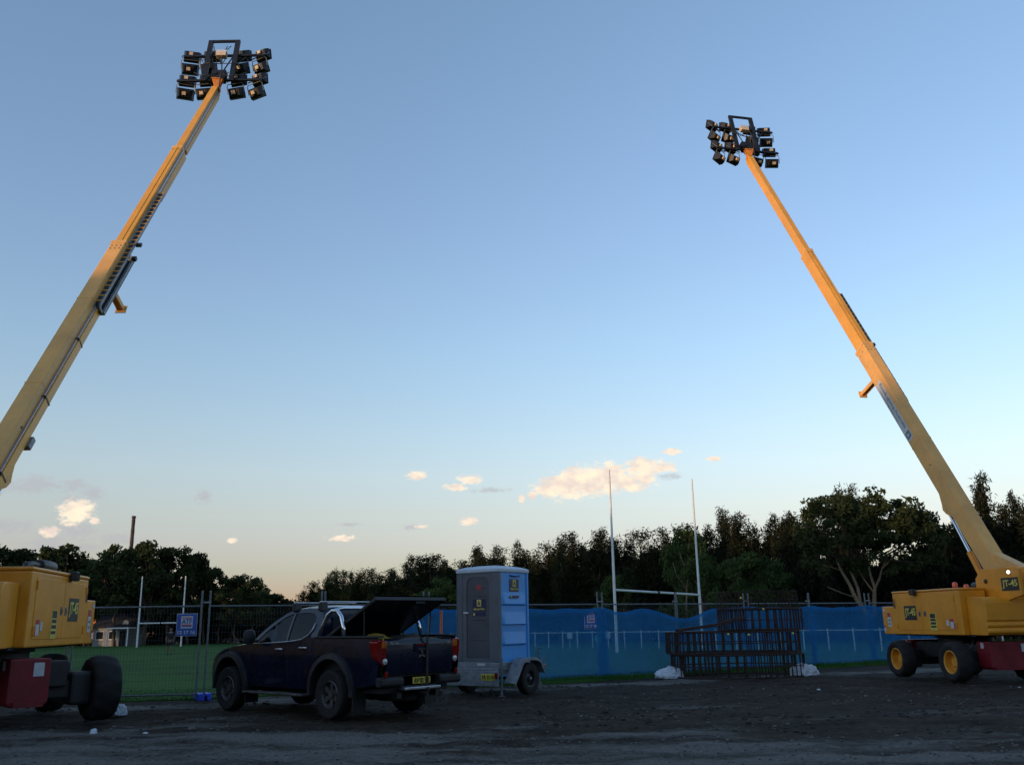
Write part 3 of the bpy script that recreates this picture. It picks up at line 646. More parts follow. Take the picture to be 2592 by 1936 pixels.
    MB().tube([k, E_], .045, 14).build('cylinder_rod', M['chrome'], root, smooth=40)
    MB().prism([(1.05, -h + .01), (1.36, -h - .20), (1.52, -h - .24), (1.66, -h - .16), (2.1, -h + .01)], 0, -.10, .10).xf(T).build('cylinder_bracket', M['cream'], root, bevel=.01)
    MB().tube([T @ Vector((-w - .004, 2.6, .03)), T @ Vector((-w - .001, 2.6, .03))], .03, 10).build('hole', M['black'], base)
    MB().tube([T @ Vector((w + .001, 2.3, .10)), T @ Vector((w + .004, 2.3, .10))], .03, 10).build('hole', M['black'], base)
    # head knuckle
    kn = MB().box(-.08, .08, L3 - .05, L3 + .22, -.12, .13).xf(T).build('boom_head', M['orange'], root, bevel=.02)
    tp = inv @ Vector(tip)
    k_ = 1 / sc; yb = tp.y - .16 * k_
    def bxk(x0, x1, y0, y1, z0, z1): return (tp.x + x0 * k_, tp.x + x1 * k_, yb + y0 * k_, yb + y1 * k_, tp.z + z0 * k_, tp.z + z1 * k_)
    hbk = MB().box(*bxk(-.17, .17, -.10, .12, .15, .19)).box(*bxk(-.10, .10, -.06, .08, -.24, -.08))
    for y0 in (-.08, .05): hbk.prism([(tp.x - .16 * k_, tp.z + .15 * k_), (tp.x - .08 * k_, tp.z - .10 * k_), (tp.x + .08 * k_, tp.z - .10 * k_), (tp.x + .16 * k_, tp.z + .15 * k_)], 1, yb + y0 * k_, yb + (y0 + .03) * k_)
    hbk.build('head_bracket', mat('bracket_orange', (.72, .25, .03), .5, var=.2, scale=8), kn, bevel=.008)
    if mirror_decal:
        P = lambda y, z: T @ plane_M((-w - .002, y, z), (0, -1, 0), (0, 0, 1))
        bn = MB().box(-1.12, 1.12, -.135, .135, 0, .005, P(4.75, -.075)).build('banner', M['ink_w'], base)
        lettering('FloodLighting Australia', .14, T @ plane_M((-w - .008, 4.90, -.035), (0, -1, 0), (0, 0, 1)), M['ink_gr'], bn, 1.72)
        lettering('www.floodlighting.com.au', .05, T @ plane_M((-w - .008, 5.0, -.155), (0, -1, 0), (0, 0, 1)), M['ink_gr'], bn, 1.25)
        MB().box(-.11, .11, -.10, .10, 0, .003, P(3.80, -.075) @ Matrix.Translation((0, 0, .005))).build('logo', M['ink_gr'], bn)
        MB().prism([(-.06, -.06), (.07, -.03), (.0, .07)], 2, .001, .004).xf(P(3.80, -.075) @ Matrix.Translation((0, 0, .0075))).build('logo_mark', M['ink_w'], bn)
    return root
for s_ in ('JT-45', 'FloodLighting Australia', 'www.floodlighting.com.au', 'ATF', '13 17 16', 'TRITON', 'DI-D', 'AV 02 YX', 'TA 33 HI', 'Allcott Hire', 'A'):
    for b_ in (True, False): TXT[(s_, b_)] = _text(s_, b_)
TIPL, TIPR = at(552, 222, 25.5), at(1892, 396, 32.5)
boom_lift((-9.0, 16.1, 0), -10, -42, (-8.75, 14.5, 3.0), TIPL, 8.55, 13.7, 'yellow boom lift at the left edge, hood and one wheel beside the dark ute', False, coff=(.42, .22, 0), bx=.02)
boom_lift((10.65, 22.7, 0), -9, -8, (11.1, 22.1, 3.0), TIPR, 7.35, 12.3, 'yellow boom lift at the right, its boom carrying a white banner', True, sc=.84, coff=(-.25, -.1, 0))

# ================================================================== FLOODLIGHT RACKS
def flood_meshes():
    b = MB(); f = [(-.29, .10, -.22), (.29, .10, -.22), (.29, .10, .22), (-.29, .10, .22)]; m_ = [(-.28, -.02, -.21), (.28, -.02, -.21), (.28, -.02, .21), (-.28, -.02, .21)]; k = [(-.20, -.17, -.13), (.20, -.17, -.13), (.20, -.17, .13), (-.20, -.17, .13)]
    b.add(f + m_ + k, [(0, 1, 5, 4), (1, 2, 6, 5), (2, 3, 7, 6), (3, 0, 4, 7), (4, 5, 9, 8), (5, 6, 10, 9), (6, 7, 11, 10), (7, 4, 8, 11), (8, 9, 10, 11), (0, 3, 2, 1)])
    b.box(-.31, .31, .10, .125, -.24, -.205).box(-.31, .31, .10, .125, .205, .24).box(-.31, -.275, .10, .125, -.205, .205).box(.275, .31, .10, .125, -.205, .205)
    for x in (-.15, -.05, .05, .15): b.box(x - .006, x + .006, -.19, -.168, -.12, .12)
    hs = b.mesh('floodlight', M['lampblack'])
    gl = MB().box(-.274, .274, .101, .108, -.204, .204).mesh('front_glass', M['hglass'])
    gr = MB().box(-.068, .068, -.26, -.192, -.068, .068).mesh('control_gear', M['beige'])
    return hs, gl, gr
FH, FGL, FGR = flood_meshes()
def bracket_mesh(up):
    z = .36 * up
    return MB().tube([(-.325, 0, 0), (-.325, -.14, z * .8), (-.28, -.20, z * .95), (.28, -.20, z * .95), (.325, -.14, z * .8), (.325, 0, 0)], .016, 5).mesh('bracket', M['steel'])
BRU, BRD = bracket_mesh(1), bracket_mesh(-1)
def rack(tip, az, pitch, yaws, label):
    root = empty('floodlight_rack', tip + Vector((0, 0, .25)), az, label, 'floodlights', 'floodlight racks on the boom tips')
    root.rotation_euler = (R(pitch), 0, -R(az))
    K = M['lampblack']
    MB().box(-1.30, 1.34, -.035, .035, -.035, .035).build('lower_bar', K, root, bevel=.008)
    MB().box(-1.26, 1.30, -.035, .035, 1.045, 1.115).build('upper_bar', K, root, bevel=.008)
    MB().box(-.50, .50, -.12, -.05, 1.60, 1.68).build('top_bar', K, root, bevel=.008)
    for x in (-.43, .43):
        MB().box(x - .075, x + .075, -.13, -.11, -.12, 1.66).box(x - .075, x - .055, -.11, -.04, -.12, 1.66).box(x + .055, x + .075, -.11, -.04, -.12, 1.66).build('post', K, root, bevel=.005)
    MB().box(-.22, .22, -.12, .10, -.06, .34).box(-.10, .10, -.10, .08, -.16, -.06).build('mount', K, root, bevel=.01)
    for s in (-1, 1): MB().tube([(s * .10, -.06, .30), (s * .40, -.06, 1.12)], .022, 6).build('brace', K, root)
    jb = MB().box(-.15, .17, -.24, -.06, .86, 1.08).build('junction_box', M['beige'], root, bevel=.012)
    MB().box(-.155, .175, -.246, -.238, .975, 1.085).build('lid', M['ink_w'], jb)
    rk = random.Random(int(abs(az) * 10) + 3)
    for ci, cx in enumerate((-1.10, -.49, .51, 1.16)):
        for zb in (0, 1.08):
            for up in (1, -1):
                o = link('floodlight', FH, root)
                o.location = (cx + rk.uniform(-.02, .02), .26, zb + up * (.30 if up > 0 else .29))
                o.rotation_euler = (R((20 if up > 0 else 38) + rk.uniform(-4, 4)), 0, -R(yaws[ci] + rk.uniform(-4, 4)))
                o.scale = (.85, .85, .74); link('front_glass', FGL, o); link('control_gear', FGR, o)
                br = link('bracket', BRD if up > 0 else BRU, o); br.rotation_euler = (R(-(20 if up > 0 else 38)), 0, 0)
    for k in range(9):
        x0 = rk.uniform(-.9, .9); z0 = rk.choice((.25, .9, 1.4)); s = rk.uniform(.15, .35)
        MB().tube([(x0, -.10, z0), (x0 * .75, -.16, z0 - s), (x0 * .4, -.2, z0 - s * .8 - .1), (.02, -.12, .6 if z0 > .5 else .2)], .014, 5).build('cable', M['black'], root, smooth='all')
    MB().tube([(.05, -.2, .9), (.12, -.35, .6), (.16, -.3, .2), (.14, -.2, -.4), (.12, -.15, -.75)], .02, 6).build('cable', M['black'], root, smooth='all')
    return root
rack(TIPL, 0, -14, (-10, 2, 8, 24), 'black rack of sixteen floodlights at the top of the left boom')
rack(TIPR, -13, -14, (-34, -20, -6, 10), 'black rack of sixteen floodlights at the top of the right boom, lamps turned left')

# ================================================================== UTE
def bodyx(y, z):                            # half width of the body at a place along and up its side
    w = .872
    if z < .8: w -= .035 * ((.8 - z) / .4) ** 2
    else: w -= .030 * ((z - .8) / .4) ** 2
    if y > 3.0: w -= .16 * ((y - 3.0) / .92) ** 2.2
    if y < -.7: w -= .03 * ((-.7 - y) / .5) ** 2
    return w
def cabx(z): return .835 - .215 * max(0, (z - 1.14) / .6) ** 1.25
def flat_side(poly, xf, cuts_y, cuts_z, holes=()):
    bm = bmesh.new(); edges = []
    for lp in (poly, *holes):
        vs = [bm.verts.new((0, y, z)) for y, z in lp]
        edges += [bm.edges.new((vs[i], vs[(i + 1) % len(vs)])) for i in range(len(vs))]
    bmesh.ops.triangle_fill(bm, edges=edges, use_beauty=True)
    for y in cuts_y: bmesh.ops.bisect_plane(bm, geom=bm.verts[:] + bm.edges[:] + bm.faces[:], plane_co=(0, y, 0), plane_no=(0, 1, 0))
    for z in cuts_z: bmesh.ops.bisect_plane(bm, geom=bm.verts[:] + bm.edges[:] + bm.faces[:], plane_co=(0, 0, z), plane_no=(0, 0, 1))
    bm.verts.index_update()
    vs = [(v.co.y, v.co.z) for v in bm.verts]; fs = [[v.index for v in f.verts] for f in bm.faces]; bm.free()
    out = {}
    for s in (-1, 1): out[s] = ([Vector((s * xf(y, z), y, z)) for y, z in vs], fs)
    return out
def arch(c, r, a0, a1, n=12, z0=.42): return [(c + r * math.cos(R(a0 + (a1 - a0) * i / n)), z0 + r * math.sin(R(a0 + (a1 - a0) * i / n))) for i in range(n + 1)]
def ute(loc, az):
    root = empty('pickup_truck', loc, az, 'dark blue pickup truck with its tray lid propped open', 'pickup truck')
    B, K = M['carblue'], M['carblack']; WB = 3.05
    frange = lambda a, b, s: [a + s * i for i in range(int((b - a) / s) + 1)]
    TUB = 1.255
    # --- side panels: tub, doors, front wing, each its own part
    tubp = [(-1.12, .56), (-1.165, .80), (-1.17, 1.05), (-1.14, TUB - .02), (-1.10, TUB), (.52, TUB + .015), (.525, .46)] + arch(0, .52, 2, 178, 14) + [(-.60, .50)]
    wing = [(2.30, .44), (2.36, 1.155), (2.60, 1.15), (2.95, 1.115), (3.30, 1.06), (3.60, .98), (3.80, .88), (3.90, .74), (3.93, .58), (3.90, .46), (3.60, .44)] + arch(WB, .52, 2, 178, 14) + [(2.46, .44)]
    fdoor = [(1.335, .45), (1.335, 1.19), (1.8, 1.168), (2.352, 1.155), (2.292, .45)]
    rdoor = [(.575, .80), (.56, 1.0), (.60, 1.27), (.70, 1.275), (.90, 1.222), (1.10, 1.203), (1.325, 1.19), (1.325, .45), (.78, .45), (.66, .60)]
    qtr = [(.53, .45), (.53, 1.27), (.59, 1.272), (.55, 1.0), (.565, .80), (.65, .595), (.77, .45)]
    for s in (-1, 1):
        for nm, poly in (('tub_side', tubp), ('front_wing', wing), ('front_door', fdoor), ('rear_door', rdoor), ('cab_corner', qtr)):
            vs, fs = flat_side(poly, bodyx, frange(-1.1, 3.9, .14), frange(.5, 1.25, .09))[s]
            o = MB().add(vs, fs).build(nm, B, root, smooth=50)
            if nm in ('front_door', 'rear_door'):
                yc = 1.50 if nm == 'front_door' else .80; zc = 1.075 if nm == 'front_door' else 1.10; X = bodyx(yc, zc)
                hd = MB().tube([(s * (X + .005), yc - .10, zc), (s * (X + .035), yc - .07, zc + .002), (s * (X + .035), yc + .07, zc + .002), (s * (X + .005), yc + .10, zc)], .014, 7).build('handle', M['silver'], o, smooth=50)
                MB().tube([(s * (X + .004), y, 1.172 + (1.19 - 1.172) * 0 + .0) for y in ()] or [(s * (X + .002), yc - .09, zc - .025), (s * (X + .004), yc + .09, zc - .025)], .012, 5).build('handle_recess', K, o)
        # waist moulding that sweeps up behind the rear window
        wm = [(2.34, 1.162), (1.8, 1.176), (1.33, 1.197), (1.10, 1.212), (.90, 1.235), (.74, 1.30), (.655, 1.40), (.64, 1.50)]
        MB().tube([(s * (min(bodyx(y, min(z, 1.2)), cabx(z) + .012) + .004), y, z) for y, z in wm], .011, 6).build('waist_moulding', M['silver'], root, smooth='all')
        # flares and wheel-house
        for c in (0, WB):
            fl = MB(); n = 18
            for i in range(n + 1):
                a = R(-6 + 192 * i / n); ro, ri = .61, .505
                for rr, dx in ((ro, .0), (ro - .012, .055), (ri + .01, .062), (ri, .0)):
                    y, z = c + rr * math.cos(a), .42 + rr * math.sin(a); fl.v.append(Vector((s * (bodyx(min(y, 3.55), max(z, .45)) + dx - .006), y, max(z, .36))))
            fl.f = [(i * 4 + k, (i + 1) * 4 + k, (i + 1) * 4 + (k + 1) % 4, i * 4 + (k + 1) % 4) for i in range(n) for k in range(4)] + [(0, 1, 2, 3), (n * 4 + 3, n * 4 + 2, n * 4 + 1, n * 4)]
            fl.build('wheel_flare', M['flare'], root, smooth=50)
            wh = MB(); wh.v = []
            for i in range(n + 1):
                a = R(-4 + 188 * i / n)
                for xx in (.86, .45): wh.v.append(Vector((s * xx, c + .52 * math.cos(a), .42 + .52 * math.sin(a))))
            wh.f = [(i * 2, i * 2 + 1, i * 2 + 3, i * 2 + 2) for i in range(n)]
            wh.build('wheel_house', K, root)
            MB().box(*sorted((s * .62, s * .88)), c - .60, c - .575, .16, .52, None).build('mud_flap', K, root)
        # side step
        MB().box(*sorted((s * .80, s * .98)), .62, 2.42, .335, .375).build('side_step', M['alloy'], root, bevel=.015)
        for yy in (.9, 2.2): MB().box(*sorted((s * .55, s * .82)), yy, yy + .05, .33, .365).build('step_bracket', K, root)
        # mirrors
        mi = MB().lathe([(0, -.13), (.07, -.125), (.10, -.06), (.105, .04), (.08, .11), (0, .125)], Matrix.Translation((s * 1.02, 2.20, 1.285)) @ Matrix.Diagonal((1.05, .75, 1.0, 1)), 14).box(*sorted((s * .84, s * .96)), 2.17, 2.23, 1.19, 1.23).build('mirror', K, root, smooth=50)
    # --- wheels
    RX = Matrix.Rotation(R(90), 4, 'Y'); n = 44
    prof = [(.215, -.10), (.30, -.125), (.35, -.125), (.375, -.105), (.385, -.05), (.385, .05), (.375, .105), (.35, .125), (.30, .125), (.215, .10)]; k = len(prof)
    tb = MB(); vs = []
    for i in range(n):
        a = 2 * math.pi * i / n
        for j, (rr, h) in enumerate(prof):
            if 3 <= j <= 6 and (i + (j > 4)) % 2: rr -= .012
            vs.append(RX @ Vector((rr * math.cos(a), rr * math.sin(a), h)))
    tb.add(vs, [(i * k + j, ((i + 1) % n) * k + j, ((i + 1) % n) * k + j + 1, i * k + j + 1) for i in range(n) for j in range(k - 1)])
    ty = tb.mesh('tyre', M['rubber'], 40)
    rm = MB(); rm.lathe([(.22, -.10), (.22, .095), (.205, .11), (.19, .09), (.18, -.05), (0, -.05)], RX, 30)
    rm.lathe([(0, .08), (.055, .08), (.06, .02), (.06, -.05)], RX, 14)
    for i in range(6):
        a = 2 * math.pi * i / 6; Q = RX @ Matrix.Rotation(a, 4, 'Z')
        rm.add([Q @ Vector(p) for p in ((.04, -.034, .05), (.04, .034, .05), (.20, .042, .075), (.20, -.042, .075), (.04, -.034, -.02), (.04, .034, -.02), (.20, .042, .02), (.20, -.042, .02))], [(0, 1, 2, 3), (7, 6, 5, 4), (0, 3, 7, 4), (1, 5, 6, 2), (0, 4, 5, 1), (3, 2, 6, 7)])
    rim = rm.mesh('rim', M['alloy'], 35)
    for c in (0, WB):
        for s in (-1, 1):
            t = link('tyre', ty, root); t.location = (s * .78, c, .384); t.rotation_euler = (0, 0, 0 if s > 0 else math.pi); link('rim', rim, t)
        MB().tube([(-.7, c, .384), (.7, c, .384)], .05, 10).lathe([(0, -.14), (.10, -.12), (.14, 0), (.10, .12), (0, .14)], Matrix.Translation((0, c, .384)), 12).build('axle', K, root, smooth=40)
    # --- underbody, floor
    MB().box(-.70, .70, -1.05, 3.7, .42, .50).box(-.45, -.36, -1.15, 3.8, .34, .43).box(.36, .45, -1.15, 3.8, .34, .43).build('frame', K, root)
    MB().tube([(.5, .2, .30), (.5, -.9, .36), (.5, -1.15, .36)], .035, 8).build('exhaust', K, root)
    MB().lathe([(.12, -.1), (.33, -.1), (.34, 0), (.33, .1), (.12, .1)], Matrix.Translation((0, -.62, .38)), 20).build('spare_tyre', M['rubber'], root, smooth=40)
    # --- tub: floor, inner walls, rails
    MB().box(-.72, .72, -1.10, .44, .66, .69).build('tub_floor', K, root)
    for s in (-1, 1):
        MB().box(*sorted((s * .72, s * .745)), -1.10, .44, .69, 1.24).build('tub_wall', K, root)
        MB().box(*sorted((s * .70, s * .858)), -1.12, .50, TUB - .005, TUB + .03).build('tub_rail', K, root, bevel=.012)
    MB().box(-.80, .80, .44, .50, .66, 1.27).build('tub_front', K, root)
    # --- tailgate
    def tg(u, v):
        x = -.70 + 1.40 * u; z = .70 + .545 * v
        return Vector((x, -1.165 - .018 * math.sin(math.pi * v) - .012 * (1 - (2 * u - 1) ** 2) + (.02 if v > .93 else 0), z))
    tgm = MB().grid(tg, 24, 16)
    tgm.box(-.70, .70, -1.155, -1.11, .70, 1.245)
    tail = tgm.build('tailgate', B, root, smooth=40)
    MB().box(-.15, .15, -1.212, -1.19, 1.03, 1.16).build('handle_bezel', B, tail, bevel=.015)
    MB().box(-.085, .085, -1.222, -1.208, 1.045, 1.085).build('handle', K, tail, bevel=.008)
    MB().box(-.11, .11, -1.218, -1.208, 1.125, 1.148).build('stop_lamp', M['redlens'], tail)
    PM = lambda x, z, y=-1.200: plane_M((x, y, z), (1, 0, 0), (0, 0, 1))
    lettering('TRITON', .036, PM(-.56, 1.165, -1.188), M['silver'], tail, .17, True, 'badge')
    lettering('DI-D', .030, PM(.58, 1.165, -1.188), M['silver'], tail, .085, True, 'badge')
    for a in (90, 210, 330):                    # three-diamond emblem
        c = Vector((.042 * math.cos(R(a)), .042 * math.sin(R(a)), 0)); dr = Vector((math.cos(R(a)), math.sin(R(a)), 0)); pr = Vector((-dr.y, dr.x, 0))
        P = PM(-.0, .985, -1.210); q = [c - dr * .042, c + pr * .024, c + dr * .042, c - pr * .024]
        MB().add([P @ v for v in q] + [P @ (v * .96 + Vector((0, 0, .012))) for v in q], [(3, 2, 1, 0), (4, 5, 6, 7), (0, 1, 5, 4), (1, 2, 6, 5), (2, 3, 7, 6), (3, 0, 4, 7)]).build('emblem', M['chrome'], tail)
    MB().box(.10 - .02, .10 + .02, -1.236, -1.226, .44, 1.20).box(.08, .12, -1.232, -1.05, 1.262, 1.272).box(.08, .12, -1.236, -1.228, 1.19, 1.27).build('strap', K, root)
    # --- tail lamps
    for s in (-1, 1):
        ol = [(.705, 1.21), (.705, .86), (.77, .83), (.84, .90), (.882, 1.02), (.888, 1.19), (.84, 1.22)]
        vsr = [Vector((s * x, -1.188 + (.022 * ((x - .70) / .17) ** 2), z)) for x, z in ol]
        vsf = [Vector((s * (x + .004), -.98 - .22 * (1.2 - z), z)) for x, z in ol]
        lampo = MB().add(vsr + vsf, [tuple(range(7)), tuple(range(13, 6, -1))] + [(i, (i + 1) % 7, 7 + (i + 1) % 7, 7 + i) for i in range(7)]).build('tail_lamp', M['redlens'], root, smooth=30, bevel=.008)
        MB().prism([(s * .715, 1.09), (s * .715, 1.19), (s * .79, 1.195), (s * .80, 1.10)], 1, -1.196, -1.17).build('indicator', M['amberlens'], lampo, bevel=.005)
        MB().lathe([(0, 0), (.042, 0), (.045, -.012), (.03, -.02), (0, -.02)][::1], Matrix.Translation((s * .742, -1.185, .90)) @ Matrix.Rotation(R(-90), 4, 'X'), 16).build('reversing_lamp', M['clearlens'], lampo, smooth=40)
        MB().box(*sorted((s * .72, s * .76)), -1.245, -1.20, .66, .75).build('reflector', M['redlens'], root, bevel=.004)
    # --- rear bumper
    bp = [(-1.10, .52), (-1.20, .52), (-1.235, .55), (-1.235, .64), (-1.20, .67), (-1.10, .67)]
    for s in (-1, 1): MB().prism(bp, 0, *sorted((s * .38, s * .85))).build('rear_bumper', K, root, bevel=.02)
    st = MB().prism([(-1.10, .46), (-1.25, .46), (-1.25, .50), (-1.10, .52)], 0, -.38, .38).build('bumper_step', M['silver'], root, bevel=.008)
    npl = MB().box(-.185, .185, -1.215, -1.20, .545, .645).build('number_plate', M['plate_y'], root, bevel=.006)
    lettering('AV 02 YX', .075, PM(0, .595, -1.2165), M['ink'], npl, .33, True)
    MB().tube([(.0, -1.0, .40), (.0, -1.36, .40)], .03, 8).lathe([(0, .42), (.02, .42), (.03, .45), (.03, .48), (0, .50)], Matrix.Translation((0, -1.36, 0)), 10).build('tow_hitch', K, root)
    # --- bonnet, nose
    edge = [(2.36, 1.155), (2.60, 1.15), (2.95, 1.115), (3.30, 1.06), (3.60, .98), (3.80, .88)]
    def interp(t):
        q = t * (len(edge) - 1); i = min(int(q), len(edge) - 2); f = q - i
        return edge[i][0] * (1 - f) + edge[i + 1][0] * f, edge[i][1] * (1 - f) + edge[i + 1][1] * f
    def bon(u, v):
        y, z = interp(u); X = bodyx(y, z) - .002; k = 2 * v - 1
        return Vector((k * X, y + .10 * (1 - k * k) * u, z + .055 * (1 - k ** 4) * (1 - .4 * u)))
    MB().grid(bon, 20, 18).build('bonnet', B, root, smooth='all')
    def nose(u, v):
        q = [(3.80, .88), (3.90, .74), (3.93, .58), (3.90, .46), (3.86, .40)]; t = u * 4; i = min(int(t), 3); f = t - i
        y, z = q[i][0] * (1 - f) + q[i + 1][0] * f, q[i][1] * (1 - f) + q[i + 1][1] * f; k = 2 * v - 1; X = bodyx(y, max(z, .45)) - .002
        return Vector((k * X, y + .10 * (1 - k * k), z + (.033 * (1 - k ** 4) * (1 - u))))
    MB().grid(nose, 8, 18).build('front_bumper', B, root, smooth='all')
    for s in (-1, 1):
        MB().lathe([(0, .07), (.05, .06), (.09, .02), (.10, -.04)], Matrix.Translation((s * .60, 3.80, .80)) @ Matrix.Rotation(R(-75), 4, 'X') @ Matrix.Rotation(R(12) * s, 4, 'Y') @ Matrix.Diagonal((1.6, 1, 1, 1)), 16).build('headlamp', M['clearlens'], root, smooth='all')
    # --- cab
    cabo = [(2.44, 1.15), (2.20, 1.34), (1.90, 1.53), (1.62, 1.665), (1.45, 1.715), (1.15, 1.745), (.80, 1.745), (.58, 1.715), (.50, 1.65), (.47, 1.45), (.50, 1.26), (.60, 1.262), (.70, 1.268), (.90, 1.215), (1.10, 1.198), (1.33, 1.184), (1.8, 1.162)]
    w1 = [(2.27, 1.185), (2.05, 1.36), (1.80, 1.51), (1.56, 1.625), (1.42, 1.66), (1.385, 1.66), (1.37, 1.20), (1.8, 1.182)]
    w2 = [(1.31, 1.205), (1.325, 1.665), (.95, 1.675), (.78, 1.655), (.69, 1.60), (.665, 1.50), (.69, 1.38), (.77, 1.29), (.92, 1.24), (1.10, 1.22)]
    cxf = lambda y, z: cabx(z)
    fr = flat_side(cabo, cxf, frange(.5, 2.4, .2), frange(1.2, 1.72, .06), (w1, w2))
    for s in (-1, 1):
        MB().add(*fr[s]).build('cab_side', B, root, smooth='all')
        for wd in (w1, w2):
            vs, fs = flat_side(wd, lambda y, z: cabx(z) - .012, frange(.6, 2.3, .3), frange(1.2, 1.7, .08))[s]
            MB().add(vs, fs).build('side_window', M['carglass'], root, smooth='all')
    topl = [(1.62, 1.665), (1.45, 1.715), (1.15, 1.745), (.80, 1.745), (.58, 1.715), (.50, 1.65)]
    def rf(u, v):
        t = u * 5; i = min(int(t), 4); f = t - i; y, z = topl[i][0] * (1 - f) + topl[i + 1][0] * f, topl[i][1] * (1 - f) + topl[i + 1][1] * f; k = 2 * v - 1
        return Vector((k * cabx(z), y, z + .045 * (1 - k ** 4)))
    MB().grid(rf, 15, 14).build('roof', B, root, smooth='all')
    def ws(u, v):
        q = [(2.44, 1.15), (2.20, 1.34), (1.90, 1.53), (1.62, 1.665)]; t = u * 3; i = min(int(t), 2); f = t - i
        y, z = q[i][0] * (1 - f) + q[i + 1][0] * f, q[i][1] * (1 - f) + q[i + 1][1] * f; k = 2 * v - 1
        return Vector((k * (cabx(z) - .01), y + .10 * (1 - k * k) * (1 - u), z + .045 * (1 - k ** 4)))
    MB().grid(ws, 9, 12).build('windscreen', M['carglass'], root, smooth='all')
    def rw(u, v):
        q = [(.50, 1.65), (.47, 1.45), (.50, 1.26)]; t = u * 2; i = min(int(t), 1); f = t - i
        return Vector(((2 * v - 1) * (cabx(q[i][1] * (1 - f) + q[i + 1][1] * f) - .002), q[i][0] * (1 - f) + q[i + 1][0] * f, q[i][1] * (1 - f) + q[i + 1][1] * f + (.045 * (1 - (2 * v - 1) ** 4) * (1 - u))))
    MB().grid(rw, 8, 12).build('cab_back', B, root, smooth='all')
    MB().box(-.52, .52, .452, .462, 1.36, 1.60).build('rear_window', M['hglass'], root, bevel=.004)
    for y in (.62, 1.38):                        # roof bars
        rb = MB().box(-.66, .66, y - .04, y + .04, 1.835, 1.857).build('roof_bar', M['silver'], root, bevel=.008)
        for s in (-1, 1): MB().prism([(y - .07, 1.70), (y + .07, 1.70), (y + .045, 1.834), (y - .045, 1.834)], 0, *sorted((s * .55, s * .67))).build('bar_foot', K, rb, bevel=.008)
    # seats and dash
    for x, y, wd in ((-.36, 1.62, .25), (.36, 1.62, .25), (0, .85, .62)):
        se = MB().box(x - wd, x + wd, y - .05, y + .45, .80, .98).prism([(y - .18, .95), (y - .05, .95), (y - .10, 1.42), (y - .20, 1.42)], 0, x - wd, x + wd).build('seat', K, root, bevel=.04)
        for hx in ((x,) if wd < .5 else (-.4, .4)): MB().box(hx - .13, hx + .13, y - .20, y - .10, 1.44, 1.60).build('headrest', K, se, bevel=.03)
    MB().prism([(2.1, .9), (2.42, .9), (2.42, 1.14), (2.2, 1.16), (2.08, 1.08)], 0, -.72, .72).build('dashboard', K, root, bevel=.02)
    MB().box(-.74, .74, .55, 2.4, .50, .56).build('cab_floor', K, root)
    # --- sports bar
    for s in (-1, 1):
        pts = [(s * .825, .42, 1.27), (s * .815, .32, 1.46), (s * .80, .22, 1.62), (s * .785, .12, 1.685), (s * .785, -.02, 1.68), (s * .80, -.14, 1.59), (s * .815, -.22, 1.44), (s * .825, -.26, 1.27)]
        MB().tube(pts, .034, 10).build('sports_bar', M['chrome'], root, smooth='all')
    MB().tube([(-.785, .08, 1.685), (-.60, .10, 1.73), (.60, .10, 1.73), (.785, .08, 1.685)], .034, 10).build('cross_bar', M['chrome'], root, smooth='all')
    # --- tray lid hinged at the cab end, rear edge up
    th = R(25); LM = Matrix.Translation((0, .40, 1.235)) @ Matrix.Rotation(-th, 4, 'X')
    def lid(u, v):
        x = -.75 + 1.50 * u; y = -1.47 * v; k = (2 * u - 1)
        return LM @ Vector((x * (1 - .05 * max(0, v - .9) * 10), y, .05 * (1 - k ** 6) + .02 * math.sin(math.pi * v)))
    lm = MB().grid(lid, 14, 14); lm.box(-.73, .73, -1.45, -.02, -.03, -.005, LM)
    lo = lm.build('tray_lid', B, root, smooth=50)
    MB().box(-.76, -.73, -1.47, 0, -.04, .012, LM).box(.73, .76, -1.47, 0, -.04, .012, LM).box(-.76, .76, -1.495, -1.46, -.04, .02, LM).build('lid_edge', M['flare'], lo, bevel=.008)
    MB().box(.10, .30, -1.46, -1.38, -.075, -.03, LM).build('lid_latch', K, lo)
    for s in (-1, 1): MB().tube([(s * .70, -.62, 1.27), LM @ Vector((s * .72, -1.12, -.03))], .011, 6).build('gas_strut', K, root)
    return root
UTE = ute((-2.41, 16.13, 0), -47.6)
# things carried in the tray
Tm = Matrix.Translation((-2.41, 16.13, 0)) @ Matrix.Rotation(R(47.6), 4, 'Z')
def loaf(name, c, sz, m, seed, rz=0, lump=.12):
    bm = bmesh.new(); bmesh.ops.create_icosphere(bm, subdivisions=3, radius=1)
    b = MB(); b.v = []
    for v in bm.verts:
        n_ = v.co.normalized(); k = 1 + lump * 1.6 * noise.noise(n_ * 1.7 + Vector((seed, 0, 0))) + lump * noise.noise(n_ * 4.5 + Vector((0, seed, 0))) + lump * .4 * abs(noise.noise(n_ * 9 + Vector((0, 0, seed))))
        q = Vector((abs(n_.x) ** .8 * math.copysign(1, n_.x), abs(n_.y) ** .8 * math.copysign(1, n_.y), n_.z)) * k
        if q.z < -.45: q.z = -.45 + (q.z + .45) * .15
        a = rz; b.v.append(Vector(((q.x * math.cos(a) - q.y * math.sin(a)), (q.x * math.sin(a) + q.y * math.cos(a)), (q.z + .45))))
    b.f = [tuple(v.index for v in f.verts) for f in bm.faces]; bm.free()
    if rz: pass
    b.v = [Vector((v.x * sz[0], v.y * sz[1], v.z * sz[2])) for v in b.v] if not rz else b.v
    if rz: b.v = [Vector((v.x * sz[0], v.y * sz[1], v.z * sz[2])) for v in b.v]
    o = b.build(name, m, smooth='all'); o.location = c; return o
tag(loaf('tool_bag', Tm @ Vector((-.35, -.55, .69)), (.30, .22, .44), mat('yellow_canvas', (.28, .19, .015), .8), 2), 'yellow bag showing over the side of the open truck tray', 'bag')
